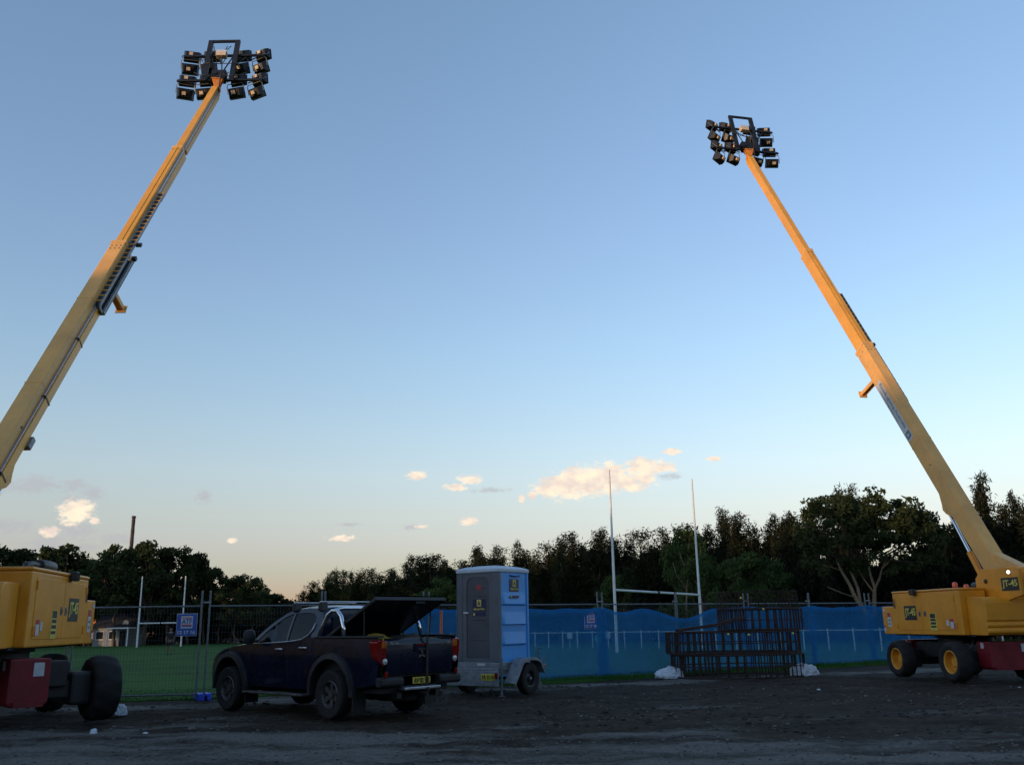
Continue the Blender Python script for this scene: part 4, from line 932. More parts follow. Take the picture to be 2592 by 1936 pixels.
tag(loaf('tool_bag', Tm @ Vector((.30, -.45, .69)), (.42, .26, .42), mat('grey_canvas', (.06, .055, .05), .85), 5), 'dark bundle lying in the middle of the open truck tray', 'bag')

# ================================================================== PORTABLE TOILET ON ITS TRAILER
TAZ = 35.0
TF = Vector((math.sin(R(TAZ)), math.cos(R(TAZ)), 0)); TR = Vector((math.cos(R(TAZ)), -math.sin(R(TAZ)), 0))
CORNER = Vector((-.36, 19.72, 0))                       # near right corner of the cabin
TO = CORNER - TR * .55 + TF * .55
def trailer():
    root = empty('trailer', TO, TAZ, 'small galvanised trailer with yellow number plate under the portable toilet', 'trailer')
    G = M['greygalv']
    MB().box(-.60, .60, -.66, .66, .50, .56).build('deck', G, root, bevel=.01)
    MB().box(-.58, .58, -.60, .60, .561, .66).build('skid', G, root, bevel=.01)
    for s in (-1, 1): MB().box(*sorted((s * .50, s * .56)), -.66, .9, .42, .50).build('chassis_rail', G, root)
    rb = MB().prism([(-.70, .20), (.62, .20), (.62, .50), (-.62, .50), (-.70, .42)], 1, -.70, -.66).build('rear_panel', G, root, bevel=.008)
    npl = MB().box(.20, .54, -.712, -.702, .315, .44).build('number_plate', M['plate_y'], root, bevel=.006)
    lettering('TA 33 HI', .08, plane_M((.37, -.7135, .378), (1, 0, 0), (0, 0, 1)), M['ink'], npl, .30, True)
    MB().box(.55, .62, -.735, -.702, .36, .47).build('tail_lamp', M['redlens'], root, bevel=.008)
    MB().box(-.62, -.55, -.735, -.702, .36, .47).build('tail_lamp', M['redlens'], root, bevel=.008)
    MB().box(.02, .22, -.606, -.600, .60, .645).build('label_plate', M['ink_w'], root)
    MB().tube([(.64, -.60, .0), (.64, -.60, .75)], .028, 8).box(.59, .69, -.65, -.55, 0, .015).build('support_leg', M['steel'], root)
    RX = Matrix.Rotation(R(90), 4, 'Y')
    ty = MB().lathe([(.17, -.08), (.27, -.10), (.31, -.08), (.32, 0), (.31, .08), (.27, .10), (.17, .08)], RX, 32).mesh('tyre', M['rubber'], 50)
    rm = MB().lathe([(.175, -.07), (.175, .08), (.15, .07), (.14, .01), (.06, .03), (.05, .06), (0, .065)], RX, 24).mesh('rim', M['black'], 50)
    for s in (-1, 1):
        t = link('tyre', ty, root); t.location = (s * .79, .12, .32); t.rotation_euler = (0, 0, 0 if s > 0 else math.pi); link('rim', rm, t)
        hb_ = MB().lathe([(0, 0), (.022, 0), (.02, .02), (0, .025)], RX @ Matrix.Translation((0, 0, .065)), 10).mesh('hub_cap', M['silver']); link('hub_cap', hb_, t)
        n = 9; g = MB()
        pts = [(-.52, .26), (-.34, .50), (-.20, .69), (.0, .735), (.24, .735), (.42, .68), (.56, .47), (.60, .42)]
        for y, z in pts:
            for xx, dz in ((.64, 0), (.93, 0), (.93, -.05)): g.v.append(Vector((s * xx, y, z + dz)))
        g.f = [(i * 3 + k, (i + 1) * 3 + k, (i + 1) * 3 + k + 1, i * 3 + k + 1) for i in range(len(pts) - 1) for k in (0, 1)]
        o = g.build('mudguard', G, root); m = o.modifiers.new('solid', 'SOLIDIFY'); m.thickness = .012
    MB().tube([(-.66, .12, .32), (.66, .12, .32)], .03, 8).build('axle', M['black'], root)
    for s in (-1, 1): MB().tube([(s * .5, .85, .46), (s * .06, 1.75, .46)], .035, 6).build('drawbar', G, root)
    MB().box(-.05, .05, 1.70, 2.0, .44, .52).tube([(0, 1.9, .5), (.02, 1.96, .72)], .018, 6).build('coupling', M['steel'], root, bevel=.01)
    MB().tube([(.12, 1.55, .02), (.12, 1.55, .86)], .025, 8).lathe([(.03, -.02), (.09, -.02), (.09, .02), (.03, .02)], Matrix.Translation((.12, 1.55, .09)) @ RX, 14).tube([(.12, 1.55, .86), (.22, 1.55, .90)], .012, 5).build('jockey_wheel', M['steel'], root)
    return root
def toilet():
    root = empty('portable_toilet', TO + Vector((0, 0, .661)), TAZ, 'portable toilet with grey door, bright blue side and pale roof', 'portable toilet')
    root.scale = (1, 1, .885); H = 2.06
    G, Bl = M['loo_grey'], M['loo_blue']
    # walls
    def ribbed(u, v, flip):                      # side wall with stepped horizontal ribs
        z = H * v; y = -.50 + 1.0 * u; d = 0
        if .06 < u < .94:
            e = min(1, (u - .06) / .06, (.94 - u) / .06)
            for zc in (.38, .84, 1.30): 
                t = (z - zc) / .30
                if 0 <= t <= 1: d = .045 * e * (1 - t) if t > .04 else .045 * e * (t / .04)
        return Vector((flip * (.545 + d), y, z))
    for s in (-1, 1):
        MB().grid(lambda u, v: ribbed(u, v, s), 24, 96).build('side_wall', Bl, root, smooth=25)
    MB().box(-.545, .545, .50, .545, 0, H).build('back_wall', Bl, root, bevel=.02)
    for s in (-1, 1):
        MB().prism([(-.56, 0), (-.50, 0), (-.50, H), (-.56, H)], 0, *sorted((s * .40, s * .55))).build('front_post', G, root, bevel=.02)
        MB().box(*sorted((s * .545, s * .562)), -.56, -.47, 0, H).build('corner_trim', G, root, bevel=.006)
        MB().box(*sorted((s * .545, s * .562)), .48, .55, 0, H).build('corner_trim', Bl, root, bevel=.006)
    # front frame with arched door opening
    fo = [(-.40, 0), (.40, 0), (.40, H), (-.40, H)]
    ar = [(-.30, .10), (.30, .10), (.30, 1.80), (.28, 1.88), (.22, 1.94), (.14, 1.96), (-.14, 1.96), (-.22, 1.94), (-.28, 1.88), (-.30, 1.80)]
    bm = bmesh.new(); ed = []
    for lp in (fo, ar):
        vs = [bm.verts.new((x, -.545, z)) for x, z in lp]; ed += [bm.edges.new((vs[i], vs[(i + 1) % len(vs)])) for i in range(len(vs))]
    bmesh.ops.triangle_fill(bm, edges=ed, use_beauty=True); bm.verts.index_update()
    fm = MB().add([v.co.copy() for v in bm.verts], [[v.index for v in f.verts] for f in bm.faces]); bm.free()
    o = fm.build('door_frame', G, root); m = o.modifiers.new('solid', 'SOLIDIFY'); m.thickness = .03
    dr = MB().prism([(x * .985, z) for x, z in ar], 1, -.535, -.505).build('door', M['loo_door'], root, bevel=.012)
    for zc in (.50, .96, 1.52, 1.70): MB().box(-.20, .20, -.543, -.533, zc, zc + .025).build('door_rib', M['loo_door'], dr, bevel=.004)
    PMd = lambda x, z, y=-.537: plane_M((x, y, z), (1, 0, 0), (0, 0, 1))
    def advert(P, w, parent, strip=True):
        sg = decal('sign', P, w, w * .86, M['ink_n'], parent)
        decal('logo', P @ Matrix.Translation((0, w * .16, .0035)), w * .34, w * .46, M['ink_y'], sg)
        lettering('A', w * .32, P @ Matrix.Translation((0, w * .16, .007)), M['ink_n'], sg, w * .24, True)
        lettering('Allcott Hire', w * .17, P @ Matrix.Translation((0, -w * .24, .0045)), M['ink_y'], sg, w * .86, True)
    advert(PMd(.03, 1.30), .34, dr)
    s2 = decal('sign', PMd(.03, 1.095), .34, .08, M['ink_n'], dr); decal('mark', PMd(-.10, 1.095) @ Matrix.Translation((0, 0, .0035)), .045, .055, M['ink_y'], s2)
    decal('notice', PMd(.02, 1.72), .15, .11, M['ink_r'], dr)
    lk = MB().box(-.37, -.24, -.57, -.548, 1.11, 1.155).build('door_latch', M['ink_w'], root, bevel=.006)
    PS = lambda y, z, x=.552: plane_M((x, y, z), (0, 1, 0), (0, 0, 1))
    advert(PS(.02, 1.76), .34, root)
    s3 = decal('sign', PS(-.02, 1.49, .590), .32, .055, M['ink_n'], root); decal('mark', PS(-.15, 1.49, .5935), .04, .04, M['ink_y'], s3)
    hn = MB().tube([(.55, -.12, 2.0), (.57, -.10, 1.985), (.575, .08, 1.975), (.57, .20, 1.985), (.55, .22, 2.0)], .016, 6).build('lift_recess', mat('deep_blue', (.03, .10, .30), .5), root)
    # roof
    MB().box(-.575, .575, -.575, .575, H + .001, H + .10).build('roof_rim', M['loo_roof'], root, bevel=.025)
    def dome(u, v):
        x, y = -.55 + 1.1 * u, -.55 + 1.1 * v; k = max(abs(x), abs(y)) / .55
        z = H + .10 + .09 * (1 - k ** 3)
        if abs(abs(x) - .30) < .035 or abs(abs(y) - .30) < .035: z -= .022 * (1 - k ** 6)
        return Vector((x, y, z))
    MB().grid(dome, 36, 36).build('roof', M['loo_roof'], root, smooth=60)
    return root
trailer(); toilet()

# ================================================================== TEMPORARY FENCE
PN = 2.66; TS = [0.07, 2.66, 5.25, 7.85, 10.45, 13.14, 15.89, 18.61, 21.4, 24.1, 26.8]; RAIL, TOP = 1.90, 2.22
def panel_parts():
    b = MB(); n = 37
    for i in range(1, n): x = .03 + (PN - .16) * i / n; b.box(x - .0018, x + .0018, -.0018, .0018, .13, RAIL)
    for j in range(1, 13): z = .13 + (RAIL - .13) * j / 13; b.box(.03, PN - .12, .0018, .0054, z - .0018, z + .0018)
    wire = b.mesh('wire_mesh', M['wire'])
    post = MB().tube([(0, 0, .06), (0, 0, TOP)], .022, 10).mesh('post', M['steel'], 40)
    top = MB().tube([(0, 0, RAIL), (PN - .11, 0, RAIL)], .019, 8).mesh('top_rail', M['steel'], 40)
    bot = MB().tube([(0, 0, .12), (PN - .11, 0, .12)], .019, 8).mesh('bottom_rail', M['steel'], 40)
    clamp = MB().box(-.13, .02, -.03, .03, RAIL + .06, RAIL + .095).mesh('clamp', M['greygalv'])
    return wire, post, top, bot, clamp
PW_ = panel_parts()
fx = M['footblue']
def fence_panel(p, direc, label, tilt=0):
    az = math.degrees(math.atan2(direc.x, direc.y)) - 90
    root = empty('temporary_fence', p, az, label, 'fence', 'temporary wire fences in a row'); root.rotation_euler.x = R(tilt)
    stuff(link('wire_mesh', PW_[0], root))
    link('post', PW_[1], root); o = link('post', PW_[1], root); o.location = (PN - .11, 0, 0)
    link('top_rail', PW_[2], root); link('bottom_rail', PW_[3], root); link('clamp', PW_[4], root)
    return root
def fence_foot(p, direc, label):
    az = math.degrees(math.atan2(direc.x, direc.y)) - 90
    root = empty('ballast_block', p, az, label, 'fence weight')
    MB().prism([(-.30, 0), (.30, 0), (.27, .14), (-.27, .14)], 0, -.12, -.03).build('foot_half', fx, root, bevel=.015)
    MB().prism([(-.30, 0), (.30, 0), (.27, .14), (-.27, .14)], 0, .03, .12).build('foot_half', fx, root, bevel=.015)
    MB().box(-.03, .03, -.22, .22, 0, .10).build('foot_web', M['ink_n'], root)
    return root
LD = Vector((-1, -.12, 0)).normalized()
NAMES = ['wire fence panel showing between the number sign and the dark truck', 'wire fence panel behind the cab of the dark truck', 'fence panel behind the open tray lid of the truck',
         'fence panel directly behind the portable toilet', 'fence panel just right of the portable toilet, blue cloth on it', 'fence panel behind the bag left of the rusty cages', 'fence panel straight behind the rusty bar cages, blue cloth sagging',
         'fence panel just right of the rusty bar cages', 'fence panel meeting the hood of the right boom lift', 'fence panel behind the wheels of the right boom lift']
for i in range(10):
    p = FA + FD * TS[i]; p.z = zg(p.x, p.y)
    fence_panel(p, FD, NAMES[i], -1 if i % 2 else 1).scale.x = (TS[i + 1] - TS[i]) / PN
    if i == 0: fence_foot(p - FD * .022 + Vector((0, 0, .002)), FD, 'blue plastic fence weight below the number sign, left of the truck')
for i in range(2):
    p = FA + LD * (i * PN + PN - .02); p.z = 0
    fence_panel(p, -LD, ['wire fence panel left of the number sign, beyond the left boom lift', 'wire fence panel mostly hidden behind the left boom lift'][i])
# number sign and its twin behind the cloth
def fence_sign(p, direc, label):
    az = math.degrees(math.atan2(direc.x, direc.y)) - 90
    root = empty('fence_sign', p, az, label, 'sign', 'hire signs on the fence')
    pl = MB().box(-.21, .21, -.008, .0, -.23, .23).build('sign_board', M['ink_w'], root, bevel=.003)
    P = lambda x, z, y=-.0085: plane_M((x, y, z), (1, 0, 0), (0, 0, 1))
    decal('sign_face', P(0, 0), .405, .445, M['ink_b'], root)
    lg = decal('logo_panel', P(0, .055, -.013), .24, .25, M['ink_w'], root, .002, )
    for z, h in ((.145, .018), (-.005, .022)): decal('logo_bar', P(0, z, -.016), .20, h, M['ink_r'], lg, .001)
    decal('logo_bar', P(0, -.032, -.016), .20, .02, M['ink_b'], lg, .001)
    lettering('ATF', .105, P(0, .072, -.0155), M['ink_b'], lg, .205, True)
    lettering('13 17 16', .075, P(0, -.155, -.012), M['ink_w'], root, .35, True)
    return root
s0 = FA + LD * .36; fence_sign(Vector((s0.x, s0.y - .03, 1.52)), -LD, 'blue and white number sign on the fence left of the truck')
s1 = FA + FD * (TS[4] - .40); fence_sign(Vector((s1.x + .015, s1.y - .03, 1.48)), FD, 'blue number sign dimly seen behind the blue cloth')

# blue shade cloth along the fence, sagging between its ties
def shade_cloth():
    t0, t1 = 4.6, 26.8
    NX, NZ = 520, 26
    nrm = Vector((FD.y, -FD.x, 0))
    def f(u, v):
        t = t0 + (t1 - t0) * u; p = FA + FD * t
        top = 1.80 - .03 * noise.noise(Vector((t * 1.3, 0, 2))) - .02 * abs(math.sin(t * 2.4))
        top -= .30 * math.exp(-((t - 13.3) / .80) ** 2) + .10 * math.exp(-((t - 11.1) / .45) ** 2) + .05 * math.exp(-((t - 19.6) / .3) ** 2)
        for q in TS: top += .035 * math.exp(-((t - q) / .25) ** 2) if abs(q - 13.14) > 1 else 0
        bot = .03 + .03 * noise.noise(Vector((t * .8, 3, 0)))
        z = bot + (top - bot) * v
        w = .035 + .018 * noise.noise(Vector((t * 1.1, z * .8, 0))) + .010 * noise.noise(Vector((t * 4, z * 1.2, 5)))
        if v > .86: w += .03 * math.sin((v - .86) / .14 * math.pi)                      # the folded-over top
        w += .06 * (1 - v) ** 3 * (.5 + noise.noise(Vector((t * .9, 0, 8))))
        q = p + nrm * w; return Vector((q.x, q.y, z + zg(p.x, p.y)))
    o = MB().grid(f, NX, NZ).build('shade_cloth', M['cloth'], smooth='all')
    tag(o, 'long blue shade cloth hung along the temporary fence', 'shade cloth')
    for q in TS[3:10]:                              # doubled cloth where it is tied to the posts
        if abs(q - 13.14) < 1: continue
        wdt = .13 + .03 * math.sin(q * 5); ob = MB()
        def ov(u, v): t_ = q - .05 + (u - .5) * 2 * wdt * (1 + .35 * (1 - v)); return f((t_ - t0) / (t1 - t0), v * .97) + nrm * .012
        ob.grid(ov, 4, 12).build('overlap', M['cloth'], o, smooth='all')
    hem = MB()
    def g(u, v):
        a = f(u, 1.0); t = t0 + (t1 - t0) * u; h = .10 + .05 * noise.noise(Vector((t * .7, 1, 1)))
        return a + nrm * (.012 + .012 * v) + Vector((0, 0, -h * v + .004))
    hem.grid(g, NX, 3).build('folded_hem', M['cloth'], o, smooth='all')
shade_cloth()
# orange post behind the ute
p = at(1117, 1549, 22.2)
op = empty('marker_post', (p.x, p.y, 0), 0, 'orange marker post standing between the truck and the portable toilet', 'post')
MB().tube([(0, 0, 0), (0, 0, p.z)], .034, 10).build('post', M['orangep'], op, smooth=40); MB().lathe([(.036, 0), (.04, .03), (0, .05)], Matrix.Translation((0, 0, p.z - .01)), 10).build('cap', M['orangep'], op)

# ================================================================== RUSTY BAR CAGES
CC = Vector((5.75, 25.1, 0))
def ring_cage(c, r, z0, h, nb, label, br=.015, squash=.72, rot=0, tilt=0, rings=(0, .48, 1)):
    root = empty('bar_cage', c + Vector((0, 0, z0)), rot, label, 'steel cage', 'stacked reinforcing cages'); root.rotation_euler.x = R(tilt)
    for k in rings:
        for rr, q in ((r, 1.25), (r * .87, 1.0)):
            MB().tube([(rr * math.cos(2 * math.pi * i / 40), rr * squash * math.sin(2 * math.pi * i / 40), k * h) for i in range(40)], br * (q if k in (0, 1) else .7), 6, closed=True).build('ring', M['rust'], root, smooth='all')
    bar = MB().tube([(0, 0, -.01), (0, 0, h + .01)], br, 6).mesh('bar', M['rust'])
    tie = MB().tube([(0, 0, 0), (-r * .13, 0, 0)], br * .8, 5).mesh('tie', M['rust'])
    rk = random.Random(nb)
    for i in range(nb):
        a = 2 * math.pi * i / nb + rk.uniform(-.03, .03)
        for rr in (r * 1.0, r * .87):
            o = link('bar', bar, root); o.location = (rr * math.cos(a), rr * squash * math.sin(a), 0); o.rotation_euler = (rk.uniform(-.03, .03), rk.uniform(-.03, .03), 0)
        for z in (0, h):
            o = link('tie', tie, root); o.location = (r * math.cos(a), r * squash * math.sin(a), z); o.rotation_euler = (0, 0, math.atan2(squash * math.sin(a), math.cos(a)))
    return root
ring_cage(CC, 1.72, .02, .54, 44, 'rusty steel bar cage at the bottom of the stack, on the dirt')
ring_cage(CC + Vector((-.08, .05, 0)), 1.74, .60, .52, 44, 'rusty steel bar cage in the middle of the stack')
ring_cage(CC + Vector((.72, .15, 0)), 1.10, 1.16, .52, 32, 'smaller rusty steel bar cage third up, on the right of the stack')
ring_cage(CC + Vector((.66, .15, 0)), 1.08, 1.71, .42, 28, 'thin rusty bar cage on the very top of the stack', .006)
bb = empty('bar_bundle', CC + Vector((-1.0, -.75, 1.18)), 0, 'bundle of rusty bars lying aslant on the left of the cage stack', 'steel bars')
rk = random.Random(4)
for i in range(14):
    y = -.25 + .04 * i + rk.uniform(-.02, .02); z = rk.uniform(0, .05)
    MB().tube([(-.62 + rk.uniform(-.05, .05), y, z - .02), (.35, y + rk.uniform(-.05, .05), z + .10), (1.05, y + rk.uniform(-.08, .08), .26 + z)], .016, 5).build('bar', M['rust'], bb)
for i, (dx, dy, z) in enumerate(((-.45, -1.22, 1.06), (.05, -1.27, 1.04), (.62, -.66, 1.66), (1.25, -.92, 1.05), (.1, -.50, 1.95))):
    c = loaf('marker_tag', CC + Vector((dx, dy, z)), (.028, .02, .03), M['ink_y'], i); tag(c, ['yellow tag on the middle cage, left part', 'yellow tag on the middle cage, middle part', 'yellow tag on the top rim of the third cage', 'yellow tag on the middle cage, right part', 'yellow tag high on the thin top cage'][i], 'tag', 'yellow tags tied to the cages')

# ================================================================== BAGS AND RUBBLE
def bag(c, sz, seed, rz, label):
    bm = bmesh.new(); bmesh.ops.create_icosphere(bm, subdivisions=5, radius=1); b = MB()
    for v in bm.verts:
        n_ = v.co.normalized()
        k = 1 + .22 * noise.noise(n_ * 1.3 + Vector((seed, 0, 0))) + .16 * (1 - abs(noise.noise(n_ * 2.6 + Vector((0, seed, 0)))) * 2.2) * .6 + .11 * (1 - abs(noise.noise(n_ * 5 + Vector((0, 0, seed)))) * 3) + .05 * (1 - abs(noise.noise(n_ * 11 + Vector((0, seed, seed)))) * 3)
        if n_.x < -.55: k *= 1 + 1.2 * (-.55 - n_.x) * (1 if n_.z > -.2 else .2)           # gathered neck
        q = n_ * k; q.z = max(q.z, -.32 + .04 * noise.noise(n_ * 5))
        b.v.append(Vector((q.x * sz[0], q.y * sz[1], (q.z + .32) * sz[2])))
    b.f = [tuple(v.index for v in f.verts) for f in bm.faces]; bm.free()
    o = b.build('sack', M['bag'], smooth='all'); o.location = c; o.rotation_euler = (0, 0, R(rz)); tag(o, label, 'sack', 'white plastic sacks on the dirt'); return o
bag(Vector((4.0, 24.9, -.01)), (.25, .17, .20), 1.3, -8, 'crumpled white plastic sack left of the rusty cages')
bag(Vector((7.28, 24.7, -.01)), (.25, .17, .22), 4.1, 172, 'crumpled white plastic sack right of the rusty cages')
bag(Vector((-7.02, 17.15, -.01)), (.12, .09, .13), 6.3, 60, 'small white plastic sack beside the wheel of the left boom lift')
def gnd(px, py):
    d = ray(px, py); t = -EYE.z / d.z; return EYE + d * t
for i, (px, py, r, lab) in enumerate(((236, 1852, .085, 'white block of rubble in front of the left boom lift wheel'), (368, 1853, .06, 'flat pale stone right of the white block of rubble'), (440, 1830, .05, 'pale stone on the dirt before the truck front wheel'),
                                      (485, 1846, .09, 'grey stone lump at the edge of the gravel, left of the truck'), (130, 1838, .06, 'pale stone at the far left under the boom lift'), (2072, 1742, .06, 'white scrap on the dirt right of the cages'),
                                      (1960, 1826, .05, 'first of two pale stones on the open dirt at right'), (1992, 1824, .05, 'second of two pale stones on the open dirt at right'), (2040, 1852, .10, 'dark clod on the open dirt at right'), (2580, 1736, .06, 'white scrap at the right edge by the boom lift'), (922, 1880, .05, 'dark clod in the middle of the gravel'))):
    c = gnd(px, py); o = loaf('rubble', Vector((c.x, c.y, heightf(c.x, c.y) - .01)), (r * .62, r * .5, r * (.6 if i == 0 else .34)), M['bag'] if 'white' in lab else (M['bark'] if 'dark' in lab else M['stone']), i + 3, lump=.2)
    tag(o, lab, 'rubble')

# ================================================================== PLAYING FIELD: GOALS, RAIL FENCE, PERSON
def goal(pl, pr, hbar, htop, label, r=.06, hb2=None):
    hb2 = hb2 or hbar
    c = (pl + pr) / 2; c.z = zg(c.x, c.y); root = empty('goal_posts', c, 0, label, 'goal posts', 'rugby goal posts on the field'); 
    a, b = pl - c, pr - c; a.z = b.z = 0
    for q, hb in ((a, hbar), (b, hb2)): MB().tube([q, q + Vector((0, 0, hb)), q + Vector((0, 0, htop))], [r, r * .95, r * .55], 10).build('upright', M['white'], root, smooth=50)
    m0, m1 = a.lerp(b, .485), a.lerp(b, .515); z, z2 = Vector((0, 0, hbar)), Vector((0, 0, hb2)); zm = z.lerp(z2, .5)
    MB().tube([a + z, m0 + zm], r * .8, 8).build('crossbar', M['white'], root, smooth=50); MB().tube([m1 + zm, b + z2], r * .8, 8).build('crossbar', M['white'], root, smooth=50)
    MB().tube([m0 + zm, m1 + zm], r * .7, 8).build('joint', M['black'], root)
gl = Vector((4.94, 47.2, 0)); gr = at(1774, 1560, 51.0); gr.z = 0
goal(gl, gr, 3.02, 9.1, 'white goal posts rising behind the blue cloth, right of the portable toilet', .075, 2.80)
g2l = at(346, 1636, 112); g2r = at(458, 1633, 113)
goal(Vector((g2l.x, g2l.y, 0)), Vector((g2r.x, g2r.y, 0)), 2.75, 8.2, 'distant white goal posts at the far left of the field', .11)
# low white rail fence round the field
A_, B_ = Vector((-12, 76.2, 0)), Vector((24, 32.2, 0)); dv = (B_ - A_); L_ = dv.length; dv.normalize()
rf = empty('rail_fence', A_, 0, 'low white rail fence along the far side of the field', 'fence')
pm = MB().tube([(0, 0, -.15), (0, 0, 1.02)], .034, 8).mesh('post', M['fpvc'])
nrm_ = Vector((-dv.y, dv.x, 0))
for i in range(int(L_ / 1.3)):
    q = dv * (i * 1.3); z = zg(A_.x + q.x, A_.y + q.y); o = link('post', pm, rf); o.location = (q.x, q.y, z)
MB().tube([dv * (L_ * i / 30) + Vector((0, 0, .92 + zg(A_.x + dv.x * L_ * i / 30, A_.y + dv.y * L_ * i / 30))) for i in range(31)], .022, 6).build('rail', M['fpvc'], rf)
for i, (px, py, m, lab) in enumerate(((1442, 1608, 'fpvc', 'small pale sign on the rail fence, seen through the cloth at left'), (1538, 1607, 'fpvc', 'small pale sign on the rail fence, nearer the goal post'), (1513, 1616, 'leaf_g', 'small green sign on the rail fence behind the cloth'))):
    F = 57.5 - i * 1.2; p = at(px, py, F); p = Vector((p.x, p.y - .06, p.z))
    o = empty('rail_sign', p, 0, lab, 'sign'); MB().box(-.16, .16, -.012, .012, -.18, .18).build('board', M[m] if m != 'leaf_g' else mat('green_sign', (.05, .45, .20), .5), o, bevel=.004); MB().box(-.02, .02, .012, .04, -.9, .2).build('stake', M['fpvc'], o)

def person(loc, az, label):
    root = empty('person', loc, az, label, 'person')
    def skin(name, verts, edges, m, sub=2):
        me = bpy.data.meshes.new(name); me.from_pydata([v[:3] for v in verts], edges, []); me.materials.append(m)
        o = bpy.data.objects.new(name, me); COL.objects.link(o); o.parent = root
        sk = o.modifiers.new('skin', 'SKIN'); sk.use_smooth_shade = True
        for i, v in enumerate(verts):
            r = v[3]; me.skin_vertices[0].data[i].radius = (r, r) if not isinstance(r, tuple) else r
        me.skin_vertices[0].data[0].use_root = True
        sb_ = o.modifiers.new('sub', 'SUBSURF'); sb_.levels = sb_.render_levels = sub
        return o
    # body: pelvis, spine, neck, head, legs mid-stride, arms
    V = [(0, 0, .90, .13), (0, .01, 1.08, .12), (0, .015, 1.28, .145), (0, .01, 1.42, .10), (0, .02, 1.49, .052), (0, .03, 1.56, .075), (0, .035, 1.64, .088), (0, .03, 1.71, .06),
         (-.095, 0, .84, .092), (-.11, .06, .48, .056), (-.115, -.02, .09, .038), (-.12, .10, .035, .034), (.095, 0, .84, .092), (.11, -.02, .48, .056), (.115, -.16, .10, .038), (.12, -.05, .035, .034),
         (-.17, .01, 1.40, .056), (-.24, .02, 1.13, .042), (-.23, .09, .90, .032), (-.225, .11, .82, .030), (.17, .01, 1.40, .056), (.24, -.02, 1.13, .042), (.24, .03, .90, .032), (.235, .05, .82, .030)]
    E = [(0, 1), (1, 2), (2, 3), (3, 4), (4, 5), (5, 6), (6, 7), (0, 8), (8, 9), (9, 10), (10, 11), (0, 12), (12, 13), (13, 14), (14, 15), (3, 16), (16, 17), (17, 18), (18, 19), (3, 20), (20, 21), (21, 22), (22, 23)]
    for s, b0 in ((-1, 19), (1, 23)):
        bx, by, bz = V[b0][:3]
        for k in range(4):
            i = len(V); V += [(bx + s * .004, by - .022 + .015 * k, bz - .05, .009), (bx - s * .012, by - .018 + .017 * k, bz - .085 + .006 * abs(k - 1.4), .008)]; E += [(b0, i), (i, i + 1)]
        i = len(V); V += [(bx - s * .005, by + .035, bz - .03, .010), (bx - s * .02, by + .05, bz - .06, .009)]; E += [(b0, i), (i, i + 1)]
    skin('body', V, E, M['skin'])
    skin('shirt', [(0, 0, .93, .155), (0, .01, 1.10, .15), (0, .015, 1.28, .165), (0, .01, 1.41, .12), (-.17, .01, 1.40, .075), (-.225, .018, 1.20, .062), (.17, .01, 1.40, .075), (.225, -.012, 1.20, .062)], [(0, 1), (1, 2), (2, 3), (3, 4), (4, 5), (3, 6), (6, 7)], M['cloth_d'])
    skin('shorts', [(0, 0, .92, .155), (-.10, .005, .80, .115), (-.11, .05, .56, .10), (.10, -.005, .80, .115), (.11, -.01, .56, .10)], [(0, 1), (1, 2), (0, 3), (3, 4)], M['cloth_d'])
    skin('hair', [(0, .00, 1.62, .06), (0, .0, 1.68, .082), (0, .02, 1.73, .07)], [(0, 1), (1, 2)], M['hair'])
    for s in (-1, 1):
        MB().lathe([(0, -.012), (.012, 0), (0, .012)], Matrix.Translation((s * .032, .112, 1.645)), 8).build('eye', M['ink'], root)
        MB().lathe([(0, -.03), (.016, 0), (0, .03)], Matrix.Translation((s * .088, .03, 1.64)), 8).build('ear', M['skin'], root)
        y = .04 if s < 0 else -.10
        MB().box(s * .118 - .045, s * .118 + .045, y - .08, y + .15, 0, .075).build('shoe', M['ink_w'] if 0 else M['cloth_d'], root, bevel=.02)
    MB().lathe([(0, .02), (.014, 0), (.006, -.03), (0, -.03)], Matrix.Translation((0, .122, 1.62)), 8).build('nose', M['skin'], root)
    MB().box(-.022, .022, .105, .112, 1.578, 1.586).build('mouth', mat('lip', (.3, .10, .09), .5), root)
    MB().lathe([(.075, 0), (.085, .03), (.07, .035)], Matrix.Translation((0, .012, 1.43)), 12).build('collar', M['ink_w'], root)
    return root
pp = Vector((-23.26, 64.1, 0)); pp.z = zg(pp.x, pp.y) + .03
person(pp, 160, 'person in dark clothes with a pale collar standing out on the field')

def nth(n): return '%d%s' % (n, 'th' if 10 <= n % 100 <= 20 else {1: 'st', 2: 'nd', 3: 'rd'}.get(n % 10, 'th'))
# ================================================================== TREES
def leafset(b, c, r, n, size, rnd, flat=.75, thin=.45, droop=0):
    for _ in range(n):
        while True:
            p = Vector((rnd.uniform(-1, 1), rnd.uniform(-1, 1), rnd.uniform(-1, 1)))
            if p.length <= 1: break
        p = Vector((p.x * r, p.y * r, p.z * r * flat)) + c
        d = Vector((rnd.gauss(0, 1), rnd.gauss(0, 1), rnd.gauss(0, .8) - droop)).normalized(); e = d.cross(Vector((rnd.gauss(0, 1), rnd.gauss(0, 1), rnd.gauss(0, 1)))).normalized()
        s = size * rnd.uniform(.6, 1.35); d *= s; e *= s * thin
        i = len(b.v); b.v += [p - e * .8, p + e * .8, p + d + e * .25, p + d * 1.0 - e * .3]; b.f.append((i, i + 1, i + 2, i + 3))
def limb(b, p0, p1, r0, r1, rnd, n=5, wob=.12):
    pts = [p0.lerp(p1, i / (n - 1)) + Vector((rnd.gauss(0, 1), rnd.gauss(0, 1), 0)) * wob * (p1 - p0).length * (0 if i in (0, n - 1) else .35) for i in range(n)]
    b.tube(pts, [r0 + (r1 - r0) * i / (n - 1) for i in range(n)], 6); return pts
